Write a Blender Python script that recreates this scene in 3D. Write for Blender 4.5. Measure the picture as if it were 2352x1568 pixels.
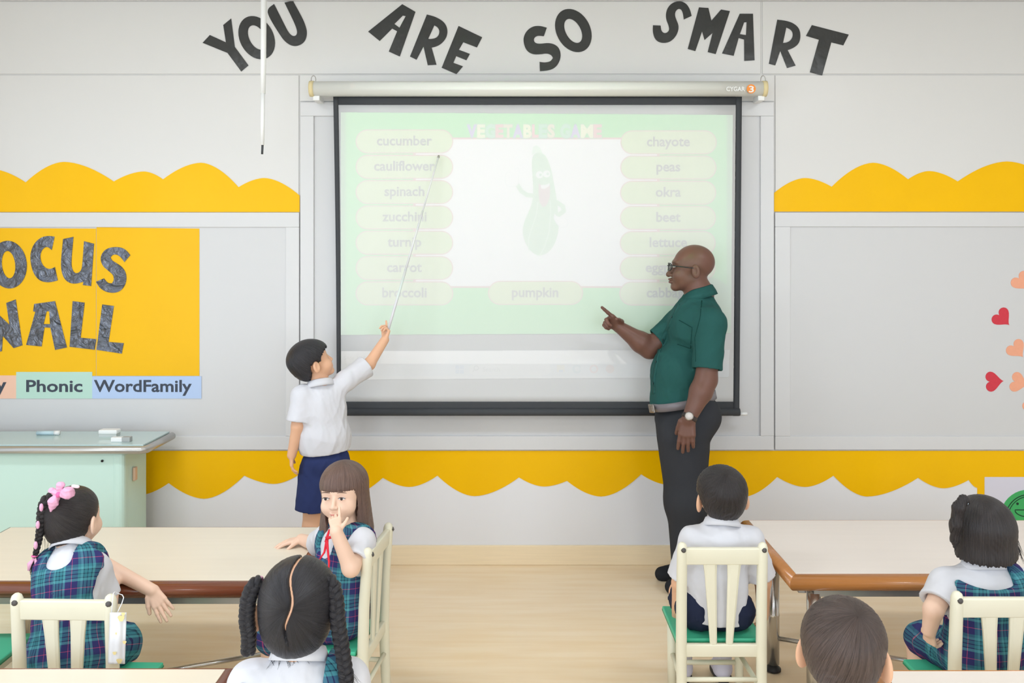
import bpy, bmesh, math, random
import numpy as np
from mathutils import Vector, Matrix

for o in list(bpy.data.objects):
    bpy.data.objects.remove(o, do_unlink=True)
scene = bpy.context.scene
COL = scene.collection

# ------------------------------------------------------------------ camera
F, VX, VY, CH, WD = 2000.0, 1187.0, 590.0, 1.62, 4.6     # focal px, vanishing point px, camera height, wall distance
cam_d = bpy.data.cameras.new('camera')
cam = bpy.data.objects.new('camera', cam_d)
COL.objects.link(cam)
cam.location = (0, 0, CH)
cam.rotation_euler = (math.pi / 2, 0, 0)
cam_d.sensor_width = 36.0
cam_d.lens = F / 2352 * 36
cam_d.shift_x = (1176 - VX) / 2352
cam_d.shift_y = (VY - 784) / 2352
cam_d.clip_start = 0.05
cam_d.dof.use_dof = True
cam_d.dof.focus_distance = 2.9
cam_d.dof.aperture_fstop = 13.0
scene.camera = cam

# ------------------------------------------------------------------ world, light, exposure
scene.view_settings.view_transform = 'Standard'
scene.view_settings.look = 'None'
scene.view_settings.gamma = 1.0
scene.view_settings.use_curve_mapping = False
scene.view_settings.exposure = -0.25
world = bpy.data.worlds.new('world')
scene.world = world
world.use_nodes = True
bg = world.node_tree.nodes['Background']
bg.inputs[0].default_value = (0.86, 0.93, 1.0, 1)
bg.inputs[1].default_value = 1.0
XL, XR, YB, ZC = -3.3, 3.9, -3.2, 3.02                    # room shell


def area(name, loc, rot, sx, sy, power, col):
    l = bpy.data.lights.new(name, 'AREA')
    l.shape = 'RECTANGLE'
    l.size, l.size_y, l.energy, l.color = sx, sy, power, col
    o = bpy.data.objects.new(name, l)
    COL.objects.link(o)
    o.location, o.rotation_euler = loc, rot
    return o


WINDOWS_L = [(-2.7, -0.75), (-0.45, 1.5), (1.8, 3.75)]    # y spans of the windows in the left wall
WZ0, WZ1 = 0.35, 2.7                                      # window sill and head; sill set low to brighten floor and lower wall
WINDOWS_B = [(-2.6, -0.5), (0.9, 3.2)]                    # x spans of unseen back-wall windows, used as frontal fill light
for (a, b), pw in zip(WINDOWS_L, (31, 27, 8)):
    area('unseen_window_light', (XL + 0.01, (a + b) / 2, (WZ0 + WZ1) / 2), (0, -math.pi / 2, 0), WZ1 - WZ0, b - a - 0.1, pw, (0.74, 0.86, 1.0))
for a, b in WINDOWS_B:
    area('unseen_window_light', ((a + b) / 2, YB + 0.01, (WZ0 + WZ1) / 2), (math.pi / 2, 0, 0), b - a - 0.1, WZ1 - WZ0, 82, (0.75, 0.87, 1.0))
FILL_LAMPS = [(-1.5, -1.2), (1.9, -1.2), (-1.5, 2.5), (1.9, 2.5)]  # fluorescent lamps added out of view to brighten wall and floor
LAMP_POWER, LAMP_COL = 26, (0.83, 0.91, 1.0)

# ------------------------------------------------------------------ helpers


def lin(c):
    r = []
    for v in c[:3]:
        v = v / 255.0
        r.append(v / 12.92 if v <= 0.04045 else ((v + 0.055) / 1.055) ** 2.4)
    return tuple(r)


MATS = {}


def mat(name, col, rough=0.5, spec=0.5, metal=0.0, noise=0.0, nscale=40.0, bump=0.0, bscale=200.0, coat=0.0, stretch=(1, 1, 1), sheen=0.0):
    if name in MATS:
        return MATS[name]
    m = bpy.data.materials.new(name)
    m.use_nodes = True
    nt = m.node_tree
    p = nt.nodes['Principled BSDF']
    c = lin(col)
    p.inputs['Base Color'].default_value = (*c, 1)
    p.inputs['Roughness'].default_value = rough
    p.inputs['Specular IOR Level'].default_value = spec
    p.inputs['Metallic'].default_value = metal
    if coat:
        p.inputs['Coat Weight'].default_value = coat
        p.inputs['Coat Roughness'].default_value = 0.15
    if sheen:
        p.inputs['Sheen Weight'].default_value = sheen
    if noise or bump:
        tc = nt.nodes.new('ShaderNodeTexCoord')
        mp = nt.nodes.new('ShaderNodeMapping')
        mp.inputs['Scale'].default_value = stretch
        nt.links.new(tc.outputs['Object'], mp.inputs['Vector'])
    if noise:
        n = nt.nodes.new('ShaderNodeTexNoise')
        n.inputs['Scale'].default_value = nscale
        n.inputs['Detail'].default_value = 4
        nt.links.new(mp.outputs[0], n.inputs['Vector'])
        mx = nt.nodes.new('ShaderNodeMix')
        mx.data_type = 'RGBA'
        mx.inputs['A'].default_value = (*[max(0, v * (1 - noise)) for v in c], 1)
        mx.inputs['B'].default_value = (*[min(1, v * (1 + noise)) for v in c], 1)
        nt.links.new(n.outputs['Fac'], mx.inputs['Factor'])
        nt.links.new(mx.outputs['Result'], p.inputs['Base Color'])
    if bump:
        n2 = nt.nodes.new('ShaderNodeTexNoise')
        n2.inputs['Scale'].default_value = bscale
        n2.inputs['Detail'].default_value = 3
        nt.links.new(mp.outputs[0], n2.inputs['Vector'])
        b = nt.nodes.new('ShaderNodeBump')
        b.inputs['Strength'].default_value = bump
        b.inputs['Distance'].default_value = 0.01
        nt.links.new(n2.outputs['Fac'], b.inputs['Height'])
        nt.links.new(b.outputs[0], p.inputs['Normal'])
    MATS[name] = m
    return m


def P(px, py, d):
    return np.array(((px - VX) * d / F, d, CH - (py - VY) * d / F))


def W(px, py, d=WD):
    return ((px - VX) * d / F, CH - (py - VY) * d / F)


def link(name, me, m=None, parent=None, smooth=False):
    o = bpy.data.objects.new(name, me)
    COL.objects.link(o)
    if m is not None:
        me.materials.append(m)
    if smooth:
        me.polygons.foreach_set('use_smooth', np.ones(len(me.polygons), dtype=bool))
    if parent is not None:
        o.parent = parent
    return o


def bm_obj(name, bm, m=None, parent=None, smooth=False):
    me = bpy.data.meshes.new(name)
    bmesh.ops.recalc_face_normals(bm, faces=bm.faces)
    bm.to_mesh(me)
    bm.free()
    return link(name, me, m, parent, smooth)


def tag(o, label, cat, group=None, kind=None):
    o['label'] = label
    if cat:
        o['category'] = cat
    if group:
        o['group'] = group
    if kind:
        o['kind'] = kind
    return o


def thing(name, label, cat, loc=(0, 0, 0), rz=0.0, group=None):
    o = bpy.data.objects.new(name, None)
    COL.objects.link(o)
    o.empty_display_size = 0.1
    o.location = loc
    o.rotation_euler = (0, 0, rz)
    return tag(o, label, cat, group)


def struct(o, label):
    o['kind'] = 'structure'
    o['label'] = label
    return o


def add_box(bm, x0, x1, y0, y1, z0, z1, bevel=0.0, seg=2):
    r = bmesh.ops.create_cube(bm, size=1.0)
    vs = r['verts']
    bmesh.ops.scale(bm, vec=(x1 - x0, y1 - y0, z1 - z0), verts=vs)
    bmesh.ops.translate(bm, vec=((x0 + x1) / 2, (y0 + y1) / 2, (z0 + z1) / 2), verts=vs)
    if bevel > 0:
        es = list({e for v in vs for e in v.link_edges})
        bmesh.ops.bevel(bm, geom=es, offset=bevel, segments=seg, affect='EDGES', profile=0.5)


def box(name, x0, x1, y0, y1, z0, z1, m, parent=None, bevel=0.0, seg=2):
    bm = bmesh.new()
    add_box(bm, x0, x1, y0, y1, z0, z1, bevel, seg)
    return bm_obj(name, bm, m, parent, smooth=False)


def tube_data(pts, radii, n=12, caps=True, flat=None):
    """swept tube; flat=(vector, factor) squashes the section along a vector"""
    pts = [np.array(p, float) for p in pts]
    if np.isscalar(radii):
        radii = [radii] * len(pts)
    V, Fc = [], []
    ref = None
    for i, p in enumerate(pts):
        t = pts[min(i + 1, len(pts) - 1)] - pts[max(i - 1, 0)]
        t = t / (np.linalg.norm(t) + 1e-12)
        if ref is None:
            ref = np.array((0, 0, 1.0)) if abs(t[2]) < 0.9 else np.array((1.0, 0, 0))
        u = ref - t * ref.dot(t)
        u /= np.linalg.norm(u) + 1e-12
        v = np.cross(t, u)
        ref = u
        for k in range(n):
            a = 2 * math.pi * k / n
            off = (math.cos(a) * u + math.sin(a) * v) * radii[i]
            if flat is not None:
                fv = np.array(flat[0], float)
                off = off - fv * off.dot(fv) * (1 - flat[1])
            V.append(p + off)
    m = len(pts)
    for i in range(m - 1):
        for k in range(n):
            k2 = (k + 1) % n
            Fc.append((i * n + k, i * n + k2, (i + 1) * n + k2, (i + 1) * n + k))
    if caps:
        Fc.append(tuple(range(n - 1, -1, -1)))
        Fc.append(tuple((m - 1) * n + k for k in range(n)))
    return V, Fc


def join_data(parts):
    V, Fc = [], []
    for v, f in parts:
        b = len(V)
        V.extend(v)
        Fc.extend(tuple(i + b for i in q) for q in f)
    return V, Fc


def data_obj(name, data, m, parent=None, smooth=True):
    me = bpy.data.meshes.new(name)
    me.from_pydata([tuple(map(float, v)) for v in data[0]], [], data[1])
    me.update()
    return link(name, me, m, parent, smooth)


def tube(name, pts, radii, m, parent=None, n=12, flat=None):
    return data_obj(name, tube_data(pts, radii, n, True, flat), m, parent, True)


def lathe(name, prof, m, parent=None, n=24, loc=(0, 0, 0)):
    V, Fc = [], []
    for (r, z) in prof:
        for k in range(n):
            a = 2 * math.pi * k / n
            V.append((loc[0] + r * math.cos(a), loc[1] + r * math.sin(a), loc[2] + z))
    for i in range(len(prof) - 1):
        for k in range(n):
            k2 = (k + 1) % n
            Fc.append((i * n + k, i * n + k2, (i + 1) * n + k2, (i + 1) * n + k))
    Fc.append(tuple(range(n - 1, -1, -1)))
    Fc.append(tuple((len(prof) - 1) * n + k for k in range(n)))
    return data_obj(name, (V, Fc), m, parent, True)


def cutout(name, polys, y_back, thick, m, parent=None, d=WD, conv=True):
    """flat cut-out standing on a wall plane: polys in photo pixels (outer first, then holes)"""
    bm = bmesh.new()
    for poly in polys:
        vs = []
        for (px, py) in poly:
            x, z = W(px, py, d) if conv else (px, py)
            vs.append(bm.verts.new((x, y_back - thick, z)))
        for i in range(len(vs)):
            bm.edges.new((vs[i], vs[(i + 1) % len(vs)]))
    bmesh.ops.triangle_fill(bm, use_beauty=True, use_dissolve=False, edges=bm.edges[:])
    r = bmesh.ops.extrude_face_region(bm, geom=bm.faces[:])
    vv = [g for g in r['geom'] if isinstance(g, bmesh.types.BMVert)]
    bmesh.ops.translate(bm, vec=(0, thick, 0), verts=vv)
    return bm_obj(name, bm, m, parent)


def ellipse(cx, cy, a, b, deg, n=40):
    t = math.radians(deg)
    return [(cx + a * math.cos(s) * math.cos(t) - b * math.sin(s) * math.sin(t),
             cy + a * math.cos(s) * math.sin(t) + b * math.sin(s) * math.cos(t))
            for s in [2 * math.pi * i / n for i in range(n)]]


def smooth_poly(pts, rounds=2, corner=0.55):
    """Chaikin rounding of soft corners only (sharp corners stay)"""
    for _ in range(rounds):
        out = []
        n = len(pts)
        for i in range(n):
            a, b, c = np.array(pts[i - 1]), np.array(pts[i]), np.array(pts[(i + 1) % n])
            u, v = b - a, c - b
            cs = u.dot(v) / (np.linalg.norm(u) * np.linalg.norm(v) + 1e-9)
            if cs > corner:
                out.append(tuple(b * 0.75 + a * 0.25))
                out.append(tuple(b * 0.75 + c * 0.25))
            else:
                out.append(tuple(b))
        pts = out
    return pts


def text_tris(s, size=1.0, bold=0.0, spacing=1.0):
    """triangles of a line of text, unit em, left aligned at 0, baseline at 0"""
    cu = bpy.data.curves.new('txt', 'FONT')
    cu.body = s
    cu.size = size
    cu.offset = bold
    cu.space_character = spacing
    cu.resolution_u = 3
    ob = bpy.data.objects.new('txt', cu)
    COL.objects.link(ob)
    dg = bpy.context.evaluated_depsgraph_get()
    ev = ob.evaluated_get(dg)
    me = ev.to_mesh()
    me.calc_loop_triangles()
    v = np.array([tuple(q.co) for q in me.vertices])
    t = np.array([tuple(q.vertices) for q in me.loop_triangles])
    ev.to_mesh_clear()
    bpy.data.objects.remove(ob, do_unlink=True)
    bpy.data.curves.remove(cu)
    return v[:, :2], t


def wall_text(name, s, x0, x1, base, capfrac, y, m, parent, bold=0.02, d=WD, yscale=None):
    """text printed flat on a wall plane between pixels x0..x1 with its baseline at pixel base; capfrac = px height of em"""
    v, t = text_tris(s, 1.0, bold)
    sx = (x1 - x0) / (v[:, 0].max() - v[:, 0].min())
    sy = yscale or capfrac
    V = []
    for q in v:
        X, Z = W(x0 + (q[0] - v[:, 0].min()) * sx, base - q[1] * sy, d)
        V.append((X, y, Z))
    Fc = [tuple(int(i) for i in q) for q in t]
    return data_obj(name, (V, Fc), m, parent, False)

# ------------------------------------------------------------------ materials of the room
M_WALL = mat('painted_wall', (222, 220, 217), 0.55, 0.3, noise=0.015, nscale=3)
M_PANEL = mat('white_laminate', (224, 222, 219), 0.28, 0.4, noise=0.01, nscale=2)
M_FRAME = mat('white_frame', (219, 218, 218), 0.3, 0.45)
M_BOARD = mat('whiteboard_enamel', (213, 212, 212), 0.25, 0.5)
M_YEL = mat('yellow_card', (253, 193, 0), 0.22, 0.2, noise=0.03, nscale=6, bump=0.05, bscale=25)
M_YEL2 = mat('yellow_sheet', (247, 190, 8), 0.3, 0.25, noise=0.04, nscale=4, bump=0.04, bscale=18)
M_WOOD = mat('baseboard_wood', (248, 228, 194), 0.4, 0.4, noise=0.06, nscale=8, stretch=(0.6, 1, 14))
M_CEIL = mat('ceiling_white', (240, 240, 238), 0.7, 0.2)


def floor_mat():
    m = mat('floor_vinyl', (230, 205, 170), 0.3, 0.45)
    nt = m.node_tree
    p = nt.nodes['Principled BSDF']
    tc = nt.nodes.new('ShaderNodeTexCoord')
    br = nt.nodes.new('ShaderNodeTexBrick')
    br.inputs['Scale'].default_value = 1.0
    br.inputs['Brick Width'].default_value = 1.2
    br.inputs['Row Height'].default_value = 0.12
    br.inputs['Mortar Size'].default_value = 0.0012
    br.inputs['Mortar Smooth'].default_value = 0.6
    br.inputs['Color1'].default_value = (*lin((250, 229, 197)), 1)
    br.inputs['Color2'].default_value = (*lin((251, 231, 201)), 1)
    br.inputs['Mortar'].default_value = (*lin((246, 225, 193)), 1)
    mp = nt.nodes.new('ShaderNodeMapping')
    nt.links.new(tc.outputs['Object'], mp.inputs['Vector'])
    nt.links.new(mp.outputs[0], br.inputs['Vector'])
    mp2 = nt.nodes.new('ShaderNodeMapping')
    mp2.inputs['Scale'].default_value = (1.2, 11, 1)
    nt.links.new(tc.outputs['Object'], mp2.inputs['Vector'])
    n = nt.nodes.new('ShaderNodeTexNoise')
    n.inputs['Scale'].default_value = 2.0
    n.inputs['Detail'].default_value = 5
    nt.links.new(mp2.outputs[0], n.inputs['Vector'])
    mx = nt.nodes.new('ShaderNodeMix')
    mx.data_type = 'RGBA'
    mx.blend_type = 'MULTIPLY'
    mx.inputs['Factor'].default_value = 0.22
    nt.links.new(br.outputs['Color'], mx.inputs['A'])
    nt.links.new(n.outputs['Color'], mx.inputs['B'])
    hs = nt.nodes.new('ShaderNodeMix')
    hs.data_type = 'RGBA'
    hs.inputs['A'].default_value = (*lin((245, 220, 183)), 1)
    hs.inputs['Factor'].default_value = 0.7
    rmp = nt.nodes.new('ShaderNodeMapRange')
    rmp.inputs['From Min'].default_value = 0.35
    rmp.inputs['From Max'].default_value = 0.65
    nt.links.new(n.outputs['Fac'], rmp.inputs['Value'])
    nt.links.new(rmp.outputs[0], hs.inputs['Factor'])
    nt.links.new(br.outputs['Color'], hs.inputs['B'])
    nt.links.new(hs.outputs['Result'], p.inputs['Base Color'])
    return m


M_FLOOR = floor_mat()

# ------------------------------------------------------------------ room shell
struct(box('floor', XL - .2, XR + .2, YB - .2, WD + .2, -.12, 0, M_FLOOR), 'pale wood-look vinyl floor')
struct(box('ceiling', XL - .2, XR + .2, YB - .2, WD + .2, ZC, ZC + .12, M_CEIL), 'white ceiling')
wf = struct(box('wall_front', XL - .2, XR + .2, WD, WD + .2, 0, ZC, M_WALL), 'white front wall of laminate panels')
struct(box('wall_right', XR, XR + .2, YB, WD, 0, ZC, M_WALL), 'white wall')


def window_wall(name, spans, axis, pos, out, lo, hi, n0):
    """wall with real window openings, from sill to head"""
    bm = bmesh.new()
    a0, a1 = (pos, pos + out) if out > 0 else (pos + out, pos)

    def b(s0, s1, z0, z1):
        if axis == 'x':
            add_box(bm, a0, a1, s0, s1, z0, z1)
        else:
            add_box(bm, s0, s1, a0, a1, z0, z1)
    b(lo, hi, 0, WZ0)
    b(lo, hi, WZ1, ZC)
    edges = [lo] + [v for s in spans for v in s] + [hi]
    for i in range(0, len(edges), 2):
        b(edges[i], edges[i + 1], WZ0, WZ1)
    w = bm_obj(name, bm, M_WALL)
    struct(w, 'white wall with large windows')
    for i, (s0, s1) in enumerate(spans):
        bm = bmesh.new()
        c = (a0 + a1) / 2

        def f(u0, u1, z0, z1):
            if axis == 'x':
                add_box(bm, c - .03, c + .03, u0, u1, z0, z1)
            else:
                add_box(bm, u0, u1, c - .03, c + .03, z0, z1)
        f(s0, s1, WZ0, WZ0 + .05)
        f(s0, s1, WZ1 - .05, WZ1)
        f(s0, s0 + .05, WZ0 + .05, WZ1 - .05)
        f(s1 - .05, s1, WZ0 + .05, WZ1 - .05)
        f((s0 + s1) / 2 - .025, (s0 + s1) / 2 + .025, WZ0 + .05, WZ1 - .05)
        struct(bm_obj('window_%d' % (n0 + i), bm, M_FRAME), 'white window frame with a centre mullion')


window_wall('wall_left', WINDOWS_L, 'x', XL, -.2, YB, WD, 1)
window_wall('wall_back', WINDOWS_B, 'y', YB, -.2, XL - .2, XR + .2, 4)

# wall panels (pieces of the front wall)
PT = .006
PB = WD - PT


M_LOW = mat('lightened_lower_panel', (235, 235, 239), 0.35, 0.35)  # bluish white, lightened to make up for weak light low on the wall


def wpanel(x0, x1, y0, y1, m=M_PANEL):
    """panel between photo pixels"""
    ax, az = W(x0, y1)
    bx, bz = W(x1, y0)
    return box('panel', max(ax, XL + .01), min(bx, XR - .01), PB, WD, az, min(bz, ZC - .03), m, wf, bevel=.0015, seg=1)


wpanel(-900, 1746, 4, 170)
wpanel(1751, 3200, 4, 170)
wpanel(-900, 687, 173, 484)
wpanel(689, 1778, 173, 233)
wpanel(1780, 3200, 173, 484)
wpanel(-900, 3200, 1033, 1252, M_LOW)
ax, az = W(0, 4)
struct(box('trim_1', XL, XR, WD - .03, WD, az, ZC, M_FRAME, None, bevel=.004), 'white cornice strip under the ceiling')
az = W(0, 1250)[1]
bb = struct(box('baseboard_front', XL, XR, WD - .022, WD, 0, az, M_WOOD, None, bevel=.003), 'pale wood baseboard')

# ------------------------------------------------------------------ white boards


def whiteboard(label, x0, x1, y0, y1, rl, rr, rt, rb, thick=.02):
    """board with its frame; rail widths in photo pixels"""
    cx, z0 = W((x0 + x1) / 2, y1)
    t = thing('whiteboard', label, 'whiteboard', (cx, WD, z0))

    def b(name, a0, a1, b0, b1, yb, yf, m, bev=.003):
        u0, w0 = W(a0, b1)
        u1, w1 = W(a1, b0)
        return box(name, u0 - cx, u1 - cx, yf - WD, yb - WD, w0 - z0, w1 - z0, m, t, bevel=bev)
    b('writing_surface', x0 + rl - 1, x1 - rr + 1, y0 + rt - 1, y1 - rb + 1, WD - .0005, WD - .012, M_BOARD, 0.001)
    b('frame_rail', x0, x1, y0, y0 + rt, WD - .0005, WD - thick, M_FRAME)
    b('frame_rail', x0, x1, y1 - rb, y1, WD - .0005, WD - thick, M_FRAME)
    if rl:
        b('frame_stile', x0, x0 + rl, y0 + rt, y1 - rb, WD - .0005, WD - thick, M_FRAME)
    if rr:
        b('frame_stile', x1 - rr, x1, y0 + rt, y1 - rb, WD - .0005, WD - thick, M_FRAME)
    return t


whiteboard('white framed board behind the projection screen', 692, 1775, 236, 1031, 31, 31, 32, 32, .024)
whiteboard('white framed board carrying the FOCUS WALL sign', -700, 689, 488, 1031, 31, 31, 34, 31)
whiteboard('white framed board with paper hearts stuck on it', 1778, 3000, 488, 1031, 35, 31, 33, 31)

# ------------------------------------------------------------------ yellow scalloped borders


def scallop(pts, edge_y, up=True, n=10):
    """pts: alternating cusp / extreme points; closes on the straight edge"""
    out = []
    for i in range(len(pts) - 1):
        (x0, y0, k0), (x1, y1, k1) = pts[i], pts[i + 1]
        for j in range(n):
            t = j / n
            if k0 == 'c':         # cusp -> extreme
                s = 1 - (1 - t) ** 1.75
            else:
                s = t ** 1.75
            out.append((x0 + (x1 - x0) * t, y0 + (y1 - y0) * s))
    out.append(pts[-1][:2])
    return out + [(pts[-1][0], edge_y), (pts[0][0], edge_y)]


def alt(lst, first='c'):
    o, k = [], first
    for x, y in lst:
        o.append((x, y, k))
        k = 'e' if k == 'c' else 'c'
    return o


tag(cutout('scalloped_border', [scallop(alt([(-420, 420), (-330, 385), (-240, 425), (-140, 372), (-70, 412), (-20, 388), (61, 419), (149, 372), (263, 417), (332, 394), (376, 412), (463, 374), (549, 430), (608, 409), (689, 449)]), 487)], PB - .0005, .0025, M_YEL),
    'yellow scalloped paper border above the FOCUS WALL board', 'border')
tag(cutout('scalloped_border', [scallop(alt([(1777, 443), (1848, 409), (1909, 429), (2004, 374), (2084, 412), (2132, 393), (2198, 417), (2311, 371), (2420, 415), (2480, 390), (2540, 420), (2640, 374)]), 486)], PB - .0005, .0025, M_YEL),
    'yellow scalloped paper border above the board with hearts', 'border')
low = [(-420, 1095), (-330, 1140), (-240, 1095), (-160, 1116), (-90, 1090), (0, 1140), (95, 1096), (160, 1115), (230, 1092), (320, 1136), (389, 1108), (470, 1144), (562, 1091), (630, 1110), (692, 1086), (790, 1142), (880, 1096), (940, 1117), (1005, 1091), (1090, 1138), (1192, 1095), (1250, 1116), (1302, 1103), (1380, 1139), (1472, 1088), (1535, 1112), (1590, 1094), (1705, 1140), (1784, 1094), (1848, 1117), (1913, 1091), (1990, 1139), (2107, 1096), (2165, 1120), (2223, 1101), (2243, 1119)]
lo_poly = scallop(alt(low), 1034)[:-2] + [(2243, 1240), (2420, 1240), (2420, 1034), (-420, 1034)]
tag(cutout('scalloped_border', [lo_poly], PB - .0005, .0025, M_YEL), 'yellow scalloped paper border below the boards', 'border')

# ------------------------------------------------------------------ black foil letters


def foil_mat():
    m = mat('black_foil', (50, 51, 50), 0.25, 0.55, bump=0.35, bscale=14, stretch=(1, 1, .7))
    return m


def foil2_mat():
    m = mat('crinkled_foil', (112, 116, 126), 0.22, 0.6, .8)
    nt = m.node_tree
    p = nt.nodes['Principled BSDF']
    tc = nt.nodes.new('ShaderNodeTexCoord')
    n = nt.nodes.new('ShaderNodeTexNoise')
    n.inputs['Scale'].default_value = 17
    n.inputs['Detail'].default_value = 5
    n.inputs['Distortion'].default_value = 1.2
    nt.links.new(tc.outputs['Object'], n.inputs['Vector'])
    b = nt.nodes.new('ShaderNodeBump')
    b.inputs['Strength'].default_value = 0.9
    b.inputs['Distance'].default_value = 0.03
    nt.links.new(n.outputs['Fac'], b.inputs['Height'])
    nt.links.new(b.outputs[0], p.inputs['Normal'])
    return m


M_FOIL, M_FOIL2 = foil_mat(), foil2_mat()


def tr(pts, ox, oy, s):
    return [(ox + x * s, oy + y * s) for x, y in pts]


def letter(ch, word, polys, ox, oy, s, yb, m, where, soft=True):
    ps = [tr(smooth_poly(p) if soft else p, ox, oy, s) for p in polys]
    o = cutout('letter', ps, yb, .0022, m)
    tag(o, 'black foil letter %s of the word %s %s' % (ch, word, where), 'letter', 'cut-out foil letters')
    return o


A5 = (440, 0, .40816)
A6 = (1160, 0, .35714)
A8 = (0, 480, .38278)
up = 'above the projection screen'
hard = False
L = PB - .0005
letter('Y', 'YOU', [[(65, 243), (106, 199), (196, 240), (181, 143), (226, 106), (246, 265), (323, 370), (282, 404), (205, 300)]], *A5, L, M_FOIL, up, hard)
letter('O', 'YOU', [ellipse(369, 214, 128, 95, 62), ellipse(371, 213, 74, 43, 62)], *A5, L, M_FOIL, up, hard)
letter('U', 'YOU', [[(431, 50), (467, 25), (515, 120), (545, 180), (565, 202), (582, 206), (593, 198), (597, 180), (585, 140), (525, 17), (573, 7), (630, 110), (648, 160), (652, 190), (645, 225), (625, 250), (590, 263), (560, 258), (530, 238), (505, 208), (431, 88)]], *A5, L, M_FOIL, up)
letter('A', 'ARE', [[(995, 180), (1187, 26), (1261, 69), (1173, 320), (1111, 292), (1158, 178), (1130, 163), (1060, 233)], [(1143, 137), (1190, 90), (1206, 93), (1171, 158)]], *A5, L, M_FOIL, up, hard)
letter('R', 'ARE', [[(1325, 84), (1370, 95), (1415, 120), (1437, 150), (1442, 185), (1432, 220), (1405, 250), (1375, 265), (1352, 270), (1379, 366), (1330, 369), (1306, 264), (1267, 338), (1230, 320)], [(1367, 145), (1385, 155), (1396, 175), (1392, 200), (1375, 217), (1345, 222), (1333, 220)]], *A5, L, M_FOIL, up)
letter('E', 'ARE', [[(1503, 148), (1636, 212), (1606, 269), (1530, 240), (1505, 282), (1567, 305), (1547, 341), (1490, 318), (1474, 355), (1528, 375), (1491, 419), (1408, 383)]], *A5, L, M_FOIL, up, hard)
letter('S', 'SO', [[(1999, 158), (1960, 147), (1920, 150), (1885, 175), (1866, 215), (1872, 260), (1890, 292), (1920, 308), (1960, 308), (2000, 302), (2025, 312), (2033, 328), (2020, 348), (1985, 354), (1958, 350), (1960, 402), (1995, 400), (2030, 392), (2058, 370), (2075, 335), (2077, 300), (2065, 268), (2040, 250), (2005, 243), (1960, 249), (1935, 245), (1925, 230), (1930, 212), (1950, 202), (1982, 206)]], *A5, L, M_FOIL, up)
letter('O', 'SO', [ellipse(2148, 174, 128, 95, 62), ellipse(2147, 176, 73, 42, 62)], *A5, L, M_FOIL, up, hard)
letter('S', 'SMART', [[(1198, 105), (1190, 70), (1172, 35), (1145, 15), (1115, 10), (1075, 20), (1045, 50), (1032, 90), (1035, 130), (1050, 165), (1055, 195), (1040, 213), (1020, 216), (1003, 200), (999, 167), (950, 165), (948, 205), (960, 250), (985, 273), (1020, 280), (1060, 272), (1095, 240), (1113, 200), (1115, 165), (1100, 130), (1090, 100), (1095, 75), (1112, 59), (1130, 62), (1142, 85), (1148, 128)]], *A6, L, M_FOIL, up)
letter('M', 'SMART', [[(1245, 50), (1306, 54), (1325, 135), (1387, 64), (1444, 74), (1353, 350), (1301, 337), (1332, 215), (1281, 260), (1265, 205), (1222, 331), (1173, 317)]], *A6, L, M_FOIL, up, hard)
letter('A', 'SMART', [[(1507, 91), (1592, 91), (1602, 390), (1536, 394), (1535, 257), (1500, 247), (1468, 361), (1393, 346)], [(1535, 147), (1551, 145), (1547, 228), (1508, 222)]], *A6, L, M_FOIL, up, hard)
letter('R', 'SMART', [[(1748, 129), (1800, 135), (1850, 150), (1885, 180), (1897, 215), (1895, 260), (1880, 290), (1850, 312), (1815, 325), (1866, 424), (1811, 440), (1767, 330), (1735, 423), (1694, 412)], [(1806, 180), (1830, 190), (1847, 210), (1847, 240), (1830, 265), (1805, 277), (1785, 278)]], *A6, L, M_FOIL, up)
letter('T', 'SMART', [[(1970, 164), (2207, 225), (2172, 294), (2095, 275), (2036, 487), (1957, 467), (2015, 258), (1932, 233)]], *A6, L, M_FOIL, up, hard)

# FOCUS WALL sign: two yellow sheets, foil letters, three word strips
BS = WD - .0125
for (a, b, lb) in ((-330, 223.5, 'wide yellow sheet behind the letters WALL'), (224.5, 460, 'narrow yellow sheet behind the last letters of FOCUS WALL')):
    tag(cutout('yellow_sheet', [[(a, 522), (b, 525), (b, 862), (a, 862)]], BS, .0015, M_YEL2), lb, 'paper sheet')
L = BS - .002
fw = 'on the yellow sign'
letter('F', 'FOCUS', [[(-260, 200), (-95, 178), (-90, 238), (-190, 250), (-186, 300), (-110, 292), (-106, 348), (-182, 357), (-172, 470), (-240, 478)]], *A8, L, M_FOIL2, fw, hard)
letter('O', 'FOCUS', [ellipse(62, 333, 143, 109, 84), ellipse(62, 333, 82, 40, 84)], *A8, L, M_FOIL2, fw, hard)
letter('C', 'FOCUS', [[(337, 166), (300, 160), (255, 170), (215, 205), (193, 260), (193, 320), (210, 385), (245, 428), (290, 440), (330, 435), (356, 427), (339, 347), (315, 360), (285, 355), (262, 330), (250, 290), (258, 250), (280, 228), (300, 228), (320, 246)]], *A8, L, M_FOIL2, fw)
letter('U', 'FOCUS', [[(388, 180), (450, 167), (437, 310), (440, 355), (455, 382), (475, 385), (495, 370), (503, 340), (513, 193), (573, 208), (556, 461), (506, 455), (510, 435), (470, 447), (430, 445), (395, 420), (377, 370), (375, 310)]], *A8, L, M_FOIL2, fw)
letter('S', 'FOCUS', [[(790, 276), (765, 245), (730, 228), (680, 228), (640, 242), (615, 275), (612, 310), (628, 345), (660, 370), (688, 395), (693, 425), (680, 445), (655, 443), (632, 415), (585, 435), (605, 470), (640, 495), (685, 503), (725, 495), (755, 465), (768, 425), (765, 385), (745, 350), (710, 325), (680, 308), (672, 290), (685, 273), (710, 272), (735, 290), (755, 318)]], *A8, L, M_FOIL2, fw)
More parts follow.
